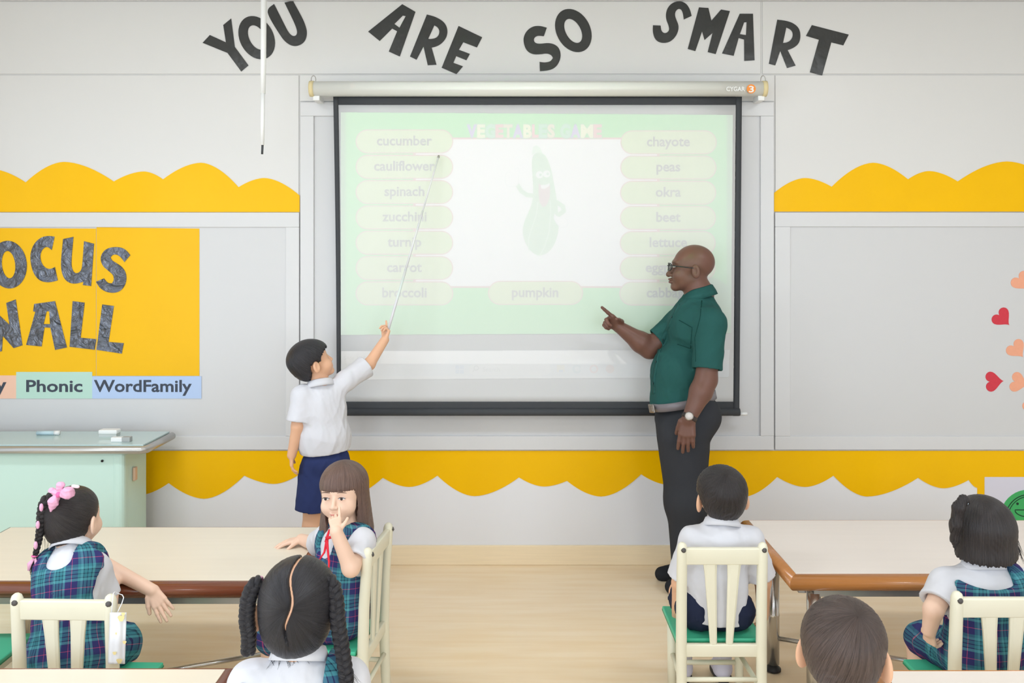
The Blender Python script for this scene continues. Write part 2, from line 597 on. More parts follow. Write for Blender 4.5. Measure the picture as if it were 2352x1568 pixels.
letter('W', 'WALL', [[(-120, 590), (-62, 580), (-45, 715), (-5, 625), (12, 640), (67, 692), (48, 562), (105, 541), (145, 815), (92, 832), (28, 760), (22, 850), (-60, 870)]], *A8, L, M_FOIL2, fw, hard)
letter('A', 'WALL', [[(215, 568), (340, 551), (411, 828), (340, 843), (312, 710), (277, 708), (260, 822), (167, 813), (222, 615), (209, 612)], [(290, 612), (305, 612), (310, 688), (272, 688)]], *A8, L, M_FOIL2, fw, hard)
letter('L', 'WALL', [[(445, 551), (517, 560), (493, 770), (586, 778), (577, 842), (427, 824)]], *A8, L, M_FOIL2, 'beside the letter A', hard)
letter('L', 'WALL', [[(622, 571), (692, 580), (660, 795), (751, 802), (739, 865), (588, 842)]], *A8, L, M_FOIL2, 'at the end of the sign', hard)
M_INK = mat('grey_ink', (72, 78, 90), 0.6, 0.2)
for (a, b, y0, y1, col, tx, lb) in (
        (-150, 41, 861, 914, (245, 200, 175), ('y', -6, 19, 898, 46), 'peach word strip under the yellow sign ending in y'),
        (41, 215, 853, 914, (190, 222, 208), ('Phonic', 64, 193, 898, 38), 'pale green word strip reading Phonic'),
        (215, 465, 863, 914, (186, 206, 238), ('WordFamily', 219, 443, 898, 38), 'pale blue word strip reading WordFamily')):
    s = cutout('word_strip', [[(a, y0), (b, y0), (b, y1), (a, y1)]], BS - .0018, .0012, mat('strip_' + lb.split()[1] + lb.split()[0], col, .6, .2))
    tag(s, lb, 'word strip', 'word strips under the FOCUS WALL sign')
    wall_text('lettering', tx[0], tx[1], tx[2], tx[3], tx[4], BS - .0018 - .0012 - .0006, M_INK, s, bold=.022)

# hearts on the right board
M_HR = mat('red_paper', (212, 66, 78), .7, .2, noise=.08, nscale=60)
M_HP = mat('peach_paper', (243, 172, 140), .7, .2, noise=.05, nscale=60)


def heart(px, py, size, deg, m, label):
    pts = []
    for i in range(36):
        t = 2 * math.pi * i / 36
        x = 16 * math.sin(t) ** 3
        y = -(13 * math.cos(t) - 5 * math.cos(2 * t) - 2 * math.cos(3 * t) - math.cos(4 * t))
        pts.append((x / 32 * size, (y - 2) / 32 * size))
    a = math.radians(deg)
    pts = [(px + x * math.cos(a) - y * math.sin(a), py + x * math.sin(a) + y * math.cos(a)) for x, y in pts]
    tag(cutout('paper_heart', [pts], BS, .001, m), label, 'paper heart', 'paper hearts on the board')


heart(2300, 731, 46, -45, M_HR, 'red paper heart with its tip down to the right')
heart(2281, 875, 46, -93, M_HR, 'red paper heart lying on its side beside a peach heart')
heart(2345, 648, 48, -40, M_HP, 'highest of the peach paper hearts')
heart(2333, 803, 46, -40, M_HP, 'peach paper heart between the two red hearts in height')
heart(2338, 878, 46, -75, M_HP, 'peach paper heart level with the lower red heart')
heart(2366, 926, 40, -60, M_HP, 'lowest of the peach paper hearts')

# smiley sheet
M_PAPER = mat('lilac_paper', (222, 219, 232), .6, .2)
sm = cutout('smiley_sheet', [[(2259, 1094), (2480, 1094), (2480, 1245), (2259, 1245)]], PB - .0035, .0015, M_PAPER)
tag(sm, 'pale paper sheet with a green smiling face on the wall', 'paper sheet')
M_GRN = mat('green_felt', (74, 176, 103), .7, .2, noise=.06, nscale=50)
M_PEN = mat('black_pen', (40, 60, 50), .7, .2)
yy = PB - .0035 - .0015
cutout('green_disc', [ellipse(2358, 1186, 63, 63, 0)], yy, .001, M_GRN, sm)


def stroke(name, pts, w, y, m, parent, d=WD):
    pts = [np.array(p, float) for p in pts]
    l, r = [], []
    for i, p in enumerate(pts):
        t = pts[min(i + 1, len(pts) - 1)] - pts[max(0, i - 1)]
        t = t / (np.linalg.norm(t) + 1e-9)
        nn = np.array((-t[1], t[0])) * w / 2
        l.append(p + nn)
        r.append(p - nn)
    V, Fc = [], []
    for a, b in zip(l, r):
        for q in (a, b):
            X, Z = W(q[0], q[1], d)
            V.append((X, y, Z))
    for i in range(len(pts) - 1):
        Fc.append((2 * i, 2 * i + 1, 2 * i + 3, 2 * i + 2))
    return data_obj(name, (V, Fc), m, parent, False)


def arc(cx, cy, a, b, s0, s1, n=30):
    return [(cx + a * math.cos(math.radians(s0 + (s1 - s0) * i / n)), cy + b * math.sin(math.radians(s0 + (s1 - s0) * i / n))) for i in range(n + 1)]


yy -= .0016
stroke('pen_line', arc(2360, 1190, 54, 56, 0, 360, 50), 2.2, yy, M_PEN, sm)
stroke('pen_line', arc(2362, 1188, 50, 50, 150, 420, 50), 1.8, yy - .0003, M_PEN, sm)
stroke('pen_line', arc(2360, 1169, 32, 16, 0, 180, 20) + [(2392, 1169)], 2, yy - .0006, M_PEN, sm)
cutout('pen_eye', [ellipse(2334, 1155, 3, 3, 0, 16)], yy + .0005, .0005, M_PEN, sm)
cutout('pen_eye', [ellipse(2382, 1155, 3, 3, 0, 16)], yy + .0005, .0005, M_PEN, sm)

# ------------------------------------------------------------------ added ceiling lamps and hanging rod
M_LAMP = mat('lamp_housing', (235, 235, 235), .4)
M_DIFF = bpy.data.materials.new('lamp_diffuser')
M_DIFF.use_nodes = True
_p = M_DIFF.node_tree.nodes['Principled BSDF']
_p.inputs['Base Color'].default_value = (.9, .9, .88, 1)
_p.inputs['Emission Color'].default_value = (1, .97, .92, 1)
_p.inputs['Emission Strength'].default_value = 2.5
M_DIFF.cycles.emission_sampling = 'NONE'
for i, (x, y) in enumerate(FILL_LAMPS):
    t = thing('added_ceiling_lamp', 'long white fluorescent ceiling lamp added out of view to brighten the room', 'ceiling lamp', (x, y, ZC - .09), 0, 'added fluorescent ceiling lamps')
    box('housing', -.62, .62, -.16, .16, .03, .09, M_LAMP, t, bevel=.01)
    box('diffuser', -.6, .6, -.14, .14, .004, .03, M_DIFF, t, bevel=.008)
    l = area('added_lamp_light', (0, 0, -.004), (0, 0, 0), 1.15, .26, LAMP_POWER * (1.0 if x < 0 else .8), LAMP_COL)
    l.parent = t

M_WHITE = mat('white_plastic', (240, 240, 238), .35, .45)
M_DARK = mat('dark_rubber', (70, 72, 74), .5, .4)
dr = 4.05
t = thing('ceiling_rod', 'thin white rod hanging from the ceiling in front of the letters YOU', 'rod', (0, 0, 0))
top = P(606, 0, dr)
top[2] = ZC
kx = (606.5 - 602.5) / 355
tube('tube_upper', [top, P(605, 130, dr), P(604, 215, dr)], [.0145, .0130, .0115], M_WHITE, t)
tube('tube_lower', [P(604, 213, dr), P(602.5, 333, dr)], [.0098, .0088], M_WHITE, t)
tube('tip', [P(603, 331, dr), P(602, 354, dr)], [.0055, .0052], M_DARK, t)
tube('ceiling_mount', [top - np.array((0, 0, .03)), top], [.03, .03], M_WHITE, t, 20)

# ------------------------------------------------------------------ projection screen
SD = 4.5
M_SCR = mat('screen_fabric', (213, 213, 213), .75, .15)
M_SBLK = mat('screen_border', (70, 72, 75), .7, .25)
M_CASE = mat('screen_case', (226, 225, 217), .35, .4)
M_TAPE = mat('yellow_tape', (232, 214, 165), .5, .3)
ox, oz = W(1236, 590, SD)
scr = thing('projection_screen', 'pull-down projection screen with black border and white case', 'projection screen', (ox, SD, oz))


def S(px, py, dy=0.0, d=SD):
    x, z = W(px, py, d)
    return (x - ox, d - SD + dy, z - oz)


ROWS = 40
lx = lambda t: 765.5 + 8 * (1 - (1 - t) ** 2)
rx = lambda t: 1704 - 6 * t


def strip(name, fl, fr, t0, t1, dy, m, n=4, rows=ROWS):
    V, Fc = [], []
    for i in range(rows + 1):
        t = t0 + (t1 - t0) * i / rows
        y = 222 + (955 - 222) * t
        a, b = fl(t), fr(t)
        for j in range(n + 1):
            V.append(S(a + (b - a) * j / n, y, dy - .012 * math.sin(math.pi * t) * 0.0))
    for i in range(rows):
        for j in range(n):
            k = i * (n + 1) + j
            Fc.append((k, k + 1, k + n + 2, k + n + 1))
    me = bpy.data.meshes.new(name)
    me.from_pydata(V, [], Fc)
    o = link(name, me, m, scr, True)
    md = o.modifiers.new('thick', 'SOLIDIFY')
    md.thickness = .002
    md.offset = 0
    return o


ty = lambda py: (py - 222) / (955 - 222)
strip('fabric', lambda t: lx(t) + 8, lambda t: rx(t) - 13, ty(240), ty(925), 0, M_SCR, 8)
strip('border', lambda t: lx(t), lambda t: lx(t) + 11.5 - 2.5 * t, 0, 1, -.0015, M_SBLK, 1)
strip('border', lambda t: rx(t) - 14, lambda t: rx(t), 0, 1, 0, M_SBLK, 1)
strip('border', lambda t: lx(t) + 11, lambda t: rx(t) - 14, 0, ty(241), -.0005, M_SBLK, 8, 4)
strip('border', lambda t: lx(t) + 9, lambda t: rx(t) - 14, ty(922), ty(940), -.0005, M_SBLK, 8, 4)
a, b = S(774, 946), S(1699, 946)
data_obj('bottom_bar', tube_data([(a[0], a[1], a[2]), (b[0], b[1], b[2])], .0195, 14), M_SBLK, scr)
for (e, f) in ((762, 775), (1699, 1716)):
    a, b = S(e, 950), S(f, 950)
    data_obj('bar_end', tube_data([a, b], .009, 10), M_WHITE, scr)
HD = 4.468
a, b = S(717, 204, 0, HD), S(1755, 204, 0, HD)
data_obj('case', tube_data([a, b], .0385, 28), M_CASE, scr)
for (e, f) in ((712, 722), (1750, 1760)):
    a, b = S(e, 204, 0, HD), S(f, 204, 0, HD)
    data_obj('end_cap', tube_data([a, b], .0405, 28), M_TAPE, scr)
for e in (727, 1748):
    a = S(e, 224, 0, HD)
    bm = bmesh.new()
    add_box(bm, a[0] - .017, a[0] + .017, -.04, .06, a[2] - .016, a[2] + .016, .004)
    bm_obj('bracket', bm, M_WHITE, scr)
    q = S(e + (6 if e > 1000 else -8), 188, 0, HD)
    pts = [(q[0] + .012 * math.cos(s), HD - SD + .01, q[2] + .012 + .022 * math.sin(s)) for s in np.linspace(-.6, 3.7, 16)]
    data_obj('hook', tube_data(pts, .0022, 8), mat('steel_wire', (170, 165, 160), .3, .5, 1.0), scr)
# maker's mark on the case: pale letters and an orange disc with a 3
yf = HD - .0385 - .001
M_ORG = mat('orange_print', (248, 150, 60), .4, .3)
M_PRW = mat('white_print', (243, 243, 240), .4, .3)
dsc = cutout('orange_disc', [ellipse(1725.5, 204, 10.5, 10.5, 0, 28)], yf + .0005, .0008, M_ORG, None, d=yf)
dsc.parent = scr
dsc.location = (-ox, -SD, -oz)
for (tx, x0, x1, bs, em) in (('3', 1720, 1731.5, 211.5, 20), ('CYGAR', 1668, 1711, 209, 14)):
    o = wall_text('lettering', tx, x0, x1, bs, em, yf - .0009, M_PRW, scr, bold=.02, d=yf)
    o.location = (-ox, -SD, -oz)
# ------------------------------------------------------------------ projector on the ceiling with its picture panel
PJ = np.array((0.0, 2.75, 2.82))
RES = 0.5
GX0, GX1, GY0, GY1 = 776.0, 1692.0, 190.0, 872.0
GW, GH = int((GX1 - GX0) / RES), int((GY1 - GY0) / RES)
grid = np.zeros((GH, GW), np.uint8)
PAL = [None]


def ink(c):
    PAL.append(c)
    return len(PAL) - 1


YY, XX = np.mgrid[0:GH, 0:GW]
XX = GX0 + (XX + .5) * RES
YY = GY0 + (YY + .5) * RES


def p_rect(x0, y0, x1, y1, c):
    grid[(XX >= x0) & (XX <= x1) & (YY >= y0) & (YY <= y1)] = c


def p_pill(x0, y0, x1, y1, r, c):
    cx = np.clip(XX, x0 + r, x1 - r)
    cy = np.clip(YY, y0 + r, y1 - r)
    grid[(XX - cx) ** 2 + (YY - cy) ** 2 <= r * r] = c


def p_poly(pts, c):
    pts = np.array(pts, float)
    i0, i1 = int((pts[:, 1].min() - GY0) / RES) - 1, int((pts[:, 1].max() - GY0) / RES) + 2
    j0, j1 = int((pts[:, 0].min() - GX0) / RES) - 1, int((pts[:, 0].max() - GX0) / RES) + 2
    i0, j0 = max(0, i0), max(0, j0)
    x, y = XX[i0:i1, j0:j1], YY[i0:i1, j0:j1]
    ins = np.zeros(x.shape, bool)
    n = len(pts)
    for k in range(n):
        x0, y0 = pts[k]
        x1, y1 = pts[(k + 1) % n]
        if y0 == y1:
            continue
        cond = ((y0 > y) != (y1 > y)) & (x < (x1 - x0) * (y - y0) / (y1 - y0) + x0)
        ins ^= cond
    grid[i0:i1, j0:j1][ins] = c


def p_text(s, cx, base, em, c, bold=.012, width=None, left=None):
    v, t = text_tris(s, 1.0, bold)
    v = v.copy()
    w = v[:, 0].max() - v[:, 0].min()
    sx = em if width is None else width / w
    x0 = left if left is not None else cx - w * sx / 2
    v[:, 0] = x0 + (v[:, 0] - v[:, 0].min()) * sx
    v[:, 1] = base - v[:, 1] * em
    for q in t:
        p_poly([v[i] for i in q], c)


def p_line(pts, w, c):
    pts = [np.array(p, float) for p in pts]
    for a, b in zip(pts[:-1], pts[1:]):
        dd = b - a
        L2 = dd.dot(dd) + 1e-9
        x0, x1 = min(a[0], b[0]) - w, max(a[0], b[0]) + w
        y0, y1 = min(a[1], b[1]) - w, max(a[1], b[1]) + w
        i0, i1 = max(0, int((y0 - GY0) / RES)), int((y1 - GY0) / RES) + 1
        j0, j1 = max(0, int((x0 - GX0) / RES)), int((x1 - GX0) / RES) + 1
        x, y = XX[i0:i1, j0:j1], YY[i0:i1, j0:j1]
        tt = np.clip(((x - a[0]) * dd[0] + (y - a[1]) * dd[1]) / L2, 0, 1)
        m = (x - a[0] - tt * dd[0]) ** 2 + (y - a[1] - tt * dd[1]) ** 2 <= (w / 2) ** 2
        grid[i0:i1, j0:j1][m] = c


WHT = ink((1, 1, 1))
GRN = ink((.06, .8, .06))
PIL = ink((.6, .8, .25))
RED = ink((.75, .28, .25))
TXT = ink((.04, .05, .03))
TGR = ink((.55, .6, .58))
BAR = ink((.72, .9, .86))
p_rect(789, 199, 1679, 218, BAR)                      # title bar, falls on the case
p_pill(793, 202, 805, 214, 6, ink((.9, .5, .45)))
p_text('PowerPoint Slide Show - [vegetables game fun activities games games, 342725] - PowerPoint', 0, 212.5, 13.5, TGR, .0, width=433, left=812)
for k, s in enumerate('-o×'):
    p_text(s, 1580 + 38 * k, 212, 14, TGR, 0)
p_poly([(783, 258), (1683, 264), (1679, 765), (783, 769)], GRN)
p_rect(952, 316, 1512, 661, RED)
p_rect(955, 320, 1509, 657, WHT)
LEFT = ['cucumber', 'cauliflower', 'spinach', 'zucchini', 'turnip', 'carrot', 'broccoli']
RIGHT = ['chayote', 'peas', 'okra', 'beet', 'lettuce', 'eggplant', 'cabbage']
for i in range(7):
    for (x0, x1, cy, s, cw) in ((817, 1041, 325 + 58.1 * i, LEFT[i], 929), (1425 - 0.4 * i, 1646 - 0.6 * i, 327 + 57.8 * i, RIGHT[i], 1535)):
        p_pill(x0, cy - 27.5, x1, cy + 27.5, 27.5, RED)
        p_pill(x0 + 2.2, cy - 25.3, x1 - 2.2, cy + 25.3, 25.3, PIL)
        p_text(s, cw, cy + 8.5, 31.5, TXT, .024)
        if i < 6:
            xx = 952 if x0 < 1000 else 1512
            p_rect(xx - 3, cy + 27, xx + 3, cy + 31, RED)
p_pill(1121, 645, 1339, 700, 27.5, RED)
p_pill(1123.2, 647.2, 1336.8, 697.8, 25.3, PIL)
p_text('pumpkin', 1229, 681.5, 31.5, TXT, .024)
# coloured heading
hc = {'p': ink((.45, .3, .75)), 'y': ink((.95, .95, .5)), 'g': ink((.3, .75, .45)), 'r': ink((.9, .3, .3)), 'o': ink((.85, .7, .4))}
cols = 'pygropyrgo' + ' ' + 'gpyr'
OUTL = ink((.2, .6, .3))
wid = [24, 19, 23, 19, 21, 24, 20, 16, 19, 18, 12, 23, 24, 29, 20]
x = 1071.5
for ch, cc, w in zip('VEGETABLES GAME', cols, wid):
    if ch != ' ':
        p_text(ch, 0, 316, 42, OUTL, .07, width=w + 1.5, left=x - .5)
        p_text(ch, 0, 315, 40, hc[cc], .045, width=w - 1, left=x + .7)
    x += w
# zucchini drawing
ZB = (1050, 270, .2169)
zt = lambda l: tr(l, *ZB)
G1, G2, G3 = ink((.5, .78, .5)), ink((.7, .92, .7)), ink((.42, .7, .48))
p_line(zt([(640, 715), (680, 780), (740, 820), (830, 830)]), 10, G1)
p_line(zt([(1060, 900), (1120, 940), (1130, 990), (1075, 1030)]), 10, G1)
p_poly(zt(smooth_poly([(800, 400), (850, 365), (920, 385), (960, 440), (1000, 560), (1030, 720), (1060, 900), (1075, 1080), (1075, 1200), (1040, 1330), (970, 1430), (870, 1468), (790, 1430), (720, 1330), (693, 1230), (700, 1130), (750, 1010), (790, 920), (808, 800), (800, 650), (788, 500)], 2, .3)), G1)
p_poly(zt([(790, 395), (805, 310), (840, 293), (880, 320), (905, 385), (860, 368), (830, 372)]), G2)
p_line(zt([(855, 900), (840, 1020), (790, 1170), (755, 1290), (760, 1400)]), 3.0, G2)
p_line(zt([(985, 880), (990, 1020), (975, 1200), (930, 1360), (880, 1450)]), 3.0, G2)
WL = ink((.9, .97, .97))
for (cx, cy) in ((872, 606), (948, 597)):
    p_poly(zt(ellipse(cx, cy, 38, 38, 0, 24)), WHT)
    p_poly(zt(ellipse(cx + 10, cy, 14, 14, 0, 16)), G3)
p_poly(zt(smooth_poly([(862, 700), (920, 720), (985, 715), (985, 840), (950, 930), (910, 950), (872, 900), (862, 800)], 2, .3)), ink((.72, .5, .5)))
p_poly(zt([(885, 715), (935, 712), (980, 695), (975, 725), (930, 755), (892, 752)]), WHT)
for pts in ([(600, 620), (605, 545), (640, 525), (665, 550), (650, 640), (655, 700), (625, 735), (520, 735), (500, 660), (515, 580), (560, 570)], [(1030, 1015), (1060, 1050), (1150, 1060), (1185, 1110), (1160, 1165), (1090, 1170), (1040, 1110), (1018, 1060)]):
    p_poly(zt(smooth_poly(pts, 2, .2)), ink((.8, .88, .88)))
    cxx, cyy = np.mean(pts, axis=0)
    p_poly(zt(smooth_poly([(cxx + (u - cxx) * .93, cyy + (v - cyy) * .93) for u, v in pts], 2, .2)), WHT)
# task bar
p_poly([(784, 806), (1676, 803), (1672, 866), (784, 872)], WHT)
p_rect(785, 835, 1674, 864, ink((.86, .92, .98)))
p_text('Slide 1 of 7', 0, 826, 13, TGR, 0, left=790)
bl = ink((.5, .66, .95))
for a in (0, 1):
    for b in (0, 1):
        p_rect(1046 + 10.5 * a, 838 + 10.5 * b, 1055 + 10.5 * a, 847 + 10.5 * b, bl)
p_pill(1078, 834, 1265, 862, 14, WHT)
p_line(arc(1094, 845, 5, 5, 0, 360, 16), 2, TGR)
p_line([(1090, 849), (1086, 853)], 2, TGR)
p_text('Search', 0, 853, 15, TGR, 0, left=1109)
p_rect(1279, 838, 1297, 843, ink((.95, .85, .55)))
p_rect(1279, 842, 1297, 854, ink((.98, .9, .6)))
p_rect(1284, 849, 1293, 854, bl)
p_line(arc(1325, 847, 8, 8, 30, 330, 20), 5, ink((.55, .78, .85)))
p_line(arc(1364, 847, 8, 8, 0, 360, 24), 4, ink((.95, .5, .5)))
p_poly(ellipse(1401, 847, 10, 10, 0, 20), ink((.95, .6, .52)))
p_rect(1395, 861, 1407, 862.5, bl)

# run-length coded panel: every run of one colour is a little quad, standing at 5 % of the way to the screen
KF = 0.05
DIM = 1.0
quads, lab = [], []
open_runs = {}


def close(key, row):
    c, j0, j1 = key
    quads.append((j0, j1, open_runs[key], row))
    lab.append(c)


for i in range(GH + 1):
    if i < GH:
        r = grid[i]
        cut = np.flatnonzero(np.diff(r)) + 1
        st = np.concatenate(([0], cut))
        en = np.concatenate((cut, [GW]))
        keys = {(int(r[a]), int(a), int(b)) for a, b in zip(st, en)}
    else:
        keys = set()
    for k in [k for k in open_runs if k not in keys]:
        close(k, i)
        del open_runs[k]
    for k in keys:
        if k not in open_runs:
            open_runs[k] = i
q = np.array(quads, float)
cx0, cx1 = GX0 + q[:, 0] * RES, GX0 + q[:, 1] * RES
cy0, cy1 = GY0 + q[:, 2] * RES, GY0 + q[:, 3] * RES
N = len(q)
V = np.zeros((N, 4, 3))
for k, (px, py) in enumerate(((cx0, cy0), (cx1, cy0), (cx1, cy1), (cx0, cy1))):
    sx, sz = (px - VX) * SD / F, CH - (py - VY) * SD / F
    V[:, k, 0] = KF * (sx - PJ[0])
    V[:, k, 1] = KF * (SD - PJ[1])
    V[:, k, 2] = KF * (sz - PJ[2])
me = bpy.data.meshes.new('picture_panel')
me.vertices.add(N * 4)
me.vertices.foreach_set('co', V.reshape(-1).astype(np.float32))
me.loops.add(N * 4)
me.loops.foreach_set('vertex_index', np.arange(N * 4, dtype=np.int32))
me.polygons.add(N)
me.polygons.foreach_set('loop_start', np.arange(N, dtype=np.int32) * 4)
me.polygons.foreach_set('loop_total', np.full(N, 4, np.int32))
me.update(calc_edges=True)
for i, c in enumerate(PAL):
    m = bpy.data.materials.new('panel_colour')
    m.use_nodes = True
    nt = m.node_tree
    nt.nodes.clear()
    out = nt.nodes.new('ShaderNodeOutputMaterial')
    if c is None:
        s = nt.nodes.new('ShaderNodeBsdfDiffuse')
        s.inputs[0].default_value = (.02, .02, .02, 1)
    else:
        s = nt.nodes.new('ShaderNodeBsdfTransparent')
        s.inputs[0].default_value = (*[v / DIM for v in c], 1)
    nt.links.new(s.outputs[0], out.inputs[0])
    me.materials.append(m)
me.polygons.foreach_set('material_index', np.array(lab, np.int32))
pj = thing('projector', 'white short-throw projector hanging from the ceiling', 'projector', tuple(PJ))
link('picture_panel', me, None, pj)
x0, x1 = KF * ((GX0 - VX) * SD / F), KF * ((GX1 - VX) * SD / F)
z1, z0 = KF * (CH - (GY0 - VY) * SD / F - PJ[2]), KF * (CH - (GY1 - VY) * SD / F - PJ[2])
yp = KF * (SD - PJ[1])
B0, B1, T0, T1, YA, YF = -.17, .17, -.13, .06, -.12, yp + .004
M_PJ = mat('projector_plastic', (232, 232, 230), .4)
bm = bmesh.new()
wt = .006
add_box(bm, B0, B1, YA, YF, T1 - wt, T1)
add_box(bm, B0, B1, YA, YF, T0, T0 + wt)
add_box(bm, B0, B0 + wt, YA, YF, T0, T1)
add_box(bm, B1 - wt, B1, YA, YF, T0, T1)
add_box(bm, B0, B1, YA, YA + wt, T0, T1)
add_box(bm, B0, x0, YF - wt, YF, T0, T1)
add_box(bm, x1, B1, YF - wt, YF, T0, T1)
add_box(bm, x0, x1, YF - wt, YF, z1, T1)
add_box(bm, x0, x1, YF - wt, YF, T0, z0)
bm_obj('housing', bm, M_PJ, pj)
tube('ceiling_mount', [(0, -.03, T1), (0, -.03, ZC - PJ[2])], .02, M_WHITE, pj, 16)
pl = bpy.data.lights.new('projector_lamp', 'POINT')
pl.energy = 37 * DIM
pl.color = (1.0, 1.0, 0.98)
pl.shadow_soft_size = 0.00008
plo = bpy.data.objects.new('projector_lamp', pl)
COL.objects.link(plo)
plo.parent = pj

# projected light painted into the colour: a flat tinted layer on the fabric
lab_a = np.array(lab)
sel = (lab_a > 0) & (cy0 > 243)
K = int(sel.sum())
V = np.zeros((K, 4, 3))
for k, (px, py) in enumerate(((cx0, cy0), (cx1, cy0), (cx1, cy1), (cx0, cy1))):
    V[:, k, 0] = (px[sel] - VX) * SD / F - ox
    V[:, k, 1] = -.0022
    V[:, k, 2] = CH - (py[sel] - VY) * SD / F - oz
me = bpy.data.meshes.new('painted_slide_picture')
me.vertices.add(K * 4)
me.vertices.foreach_set('co', V.reshape(-1).astype(np.float32))
me.loops.add(K * 4)
me.loops.foreach_set('vertex_index', np.arange(K * 4, dtype=np.int32))
me.polygons.add(K)
me.polygons.foreach_set('loop_start', np.arange(K, dtype=np.int32) * 4)
me.polygons.foreach_set('loop_total', np.full(K, 4, np.int32))
me.update(calc_edges=True)
base_c = np.array(lin((213, 213, 213)))
for c in PAL:
    m = bpy.data.materials.new('painted_slide_light')
    m.use_nodes = True
    p_ = m.node_tree.nodes['Principled BSDF']
    t_ = np.array(c if c is not None else (0, 0, 0))
    p_.inputs['Base Color'].default_value = (*(base_c * (1 + .15 * t_)), 1)
    p_.inputs['Roughness'].default_value = .75
    p_.inputs['Specular IOR Level'].default_value = .15
    me.materials.append(m)
me.polygons.foreach_set('material_index', lab_a[sel].astype(np.int32))
sp_ = link('painted_slide_picture', me, None, scr)
sp_['label'] = 'painted tint of the projected slide headed VEGETABLES GAME with vegetable names in green boxes'
sp_['kind'] = 'stuff'
# ------------------------------------------------------------------ tables
M_TOPL = mat('birch_laminate', (236, 225, 206), .35, .4, noise=.035, nscale=5, stretch=(.5, 9, 1))
M_TOPR = mat('pale_laminate', (238, 227, 218), .35, .4, noise=.03, nscale=4, stretch=(.5, 8, 1))
M_TRIMD = mat('dark_brown_edging', (132, 72, 46), .25, .5, noise=.18, nscale=7, stretch=(.6, 6, 6), coat=.4)
M_TRIMO = mat('orange_brown_edging', (197, 130, 70), .25, .5, noise=.16, nscale=7, stretch=(.6, 6, 6), coat=.4)
M_CHROME = mat('chrome', (212, 210, 207), .2, .5, .9)
M_STEEL = mat('grey_steel', (165, 162, 158), .35, .5, .6)
M_FOOT = mat('black_rubber_foot', (32, 32, 34), .4, .4)


def edging(t, p0, p1, nrm, h, r, m):
    """half-round moulding from p0 to p1 with mitred ends; nrm points outward"""
    p0, p1, nrm = np.array(p0, float), np.array(p1, float), np.array(nrm, float)
    d = (p1 - p0) / np.linalg.norm(p1 - p0)
    n = 12
    V, Fc = [], []
    prof = [(r * math.cos(a), r * math.sin(a)) for a in np.linspace(-math.pi / 2, math.pi / 2, n)] + [(-.02, r), (-.02, -r)]
    for base, s in ((p0, -1), (p1, 1)):
        for (u, w) in prof:
            q = base + nrm * u + d * s * u
            V.append((q[0], q[1], h - r + w))
    k = len(prof)
    for i in range(k):
        j = (i + 1) % k
        Fc.append((i, j, k + j, k + i))
    Fc += [tuple(range(k - 1, -1, -1)), tuple(range(k, 2 * k))]
    o = data_obj('edging', (V, Fc), m, t, True)
    return o


def table(label, x0, x1, y0, y1, h, mtop, mtrim, group):
    cx, cy = (x0 + x1) / 2, (y0 + y1) / 2
    t = thing('school_table', label, 'table', (cx, cy, 0), 0, group)
    hx, hy, r = (x1 - x0) / 2, (y1 - y0) / 2, .029
    ix, iy = hx - r, hy - r
    box('tabletop', -ix + .001, ix - .001, -iy + .001, iy - .001, h - 2 * r + .004, h + .0012, mtop, t, bevel=.001)
    edging(t, (-ix, -iy), (ix, -iy), (0, -1), h, r, mtrim)
    edging(t, (ix, -iy), (ix, iy), (1, 0), h, r, mtrim)
    edging(t, (ix, iy), (-ix, iy), (0, 1), h, r, mtrim)
    edging(t, (-ix, iy), (-ix, -iy), (-1, 0), h, r, mtrim)
    zt = h - 2 * r
    for sy in (-1, 1):
        box('apron_beam', -hx + .1, hx - .1, sy * (hy - .06) - .014, sy * (hy - .06) + .014, zt - .03, zt + .003, M_STEEL, t, bevel=.002)
    for sx in (-1, 1):
        box('apron_beam', sx * (hx - .07) - .014, sx * (hx - .07) + .014, -hy + .08, hy - .08, zt - .03, zt + .003, M_STEEL, t, bevel=.002)
    for (lx_, ly_) in ((-hx + .105, -hy + .065), (hx - .105, -hy + .065), (-hx + .046, .02), (hx - .046, .02), (-hx + .105, hy - .065), (hx - .105, hy - .065)):
        lg = lathe('leg', [(.0245, .03), (.0245, .215), (.026, .218), (.026, .226), (.0245, .229), (.0245, zt - .02)], M_CHROME, t, 20, (lx_, ly_, 0))
        lathe('foot', [(.024, 0), (.031, .004), (.031, .012), (.02, .022), (.012, .032)], M_FOOT, lg, 20, (lx_, ly_, 0))
    for sx in (-1, 1):
        tube('stretcher', [(sx * (hx - .06), .01, .132), (0, -hy + .07, .132)], .0085, M_CHROME, t, 10)
    tube('stretcher', [(-hx + .105, -hy + .065, .132), (hx - .105, -hy + .065, .132)], .0085, M_CHROME, t, 10)
    return t


TH = .5
g = 'school tables'
table('birch-topped school table with dark brown edging beside the teal desk', -2.125, -.762, 2.985, 3.636, TH, M_TOPL, M_TRIMD, g)
table('pale school table with orange-brown edging beside the boy on the cream chair', .957, 2.35, 3.05, 3.73, TH, M_TOPR, M_TRIMO, g)
table('birch-topped school table next to the girl with two braids', -2.125, -.762, 1.735, 2.395, TH, M_TOPL, M_TRIMD, g)
table('pale school table beside the boy with brown hair and big ears', .957, 2.35, 1.72, 2.384, TH, M_TOPR, M_TRIMO, g)

# ------------------------------------------------------------------ chairs
M_CREAM = mat('cream_paint', (234, 229, 206), .35, .4, noise=.03, nscale=9)
M_SEAT = mat('green_seat_board', (74, 190, 150), .4, .4, noise=.03, nscale=12)
M_SEATE = mat('green_seat_rim', (38, 140, 100), .45, .4)
M_CHIP = mat('chipped_dark_metal', (86, 82, 80), .5, .4, noise=.3, nscale=200)


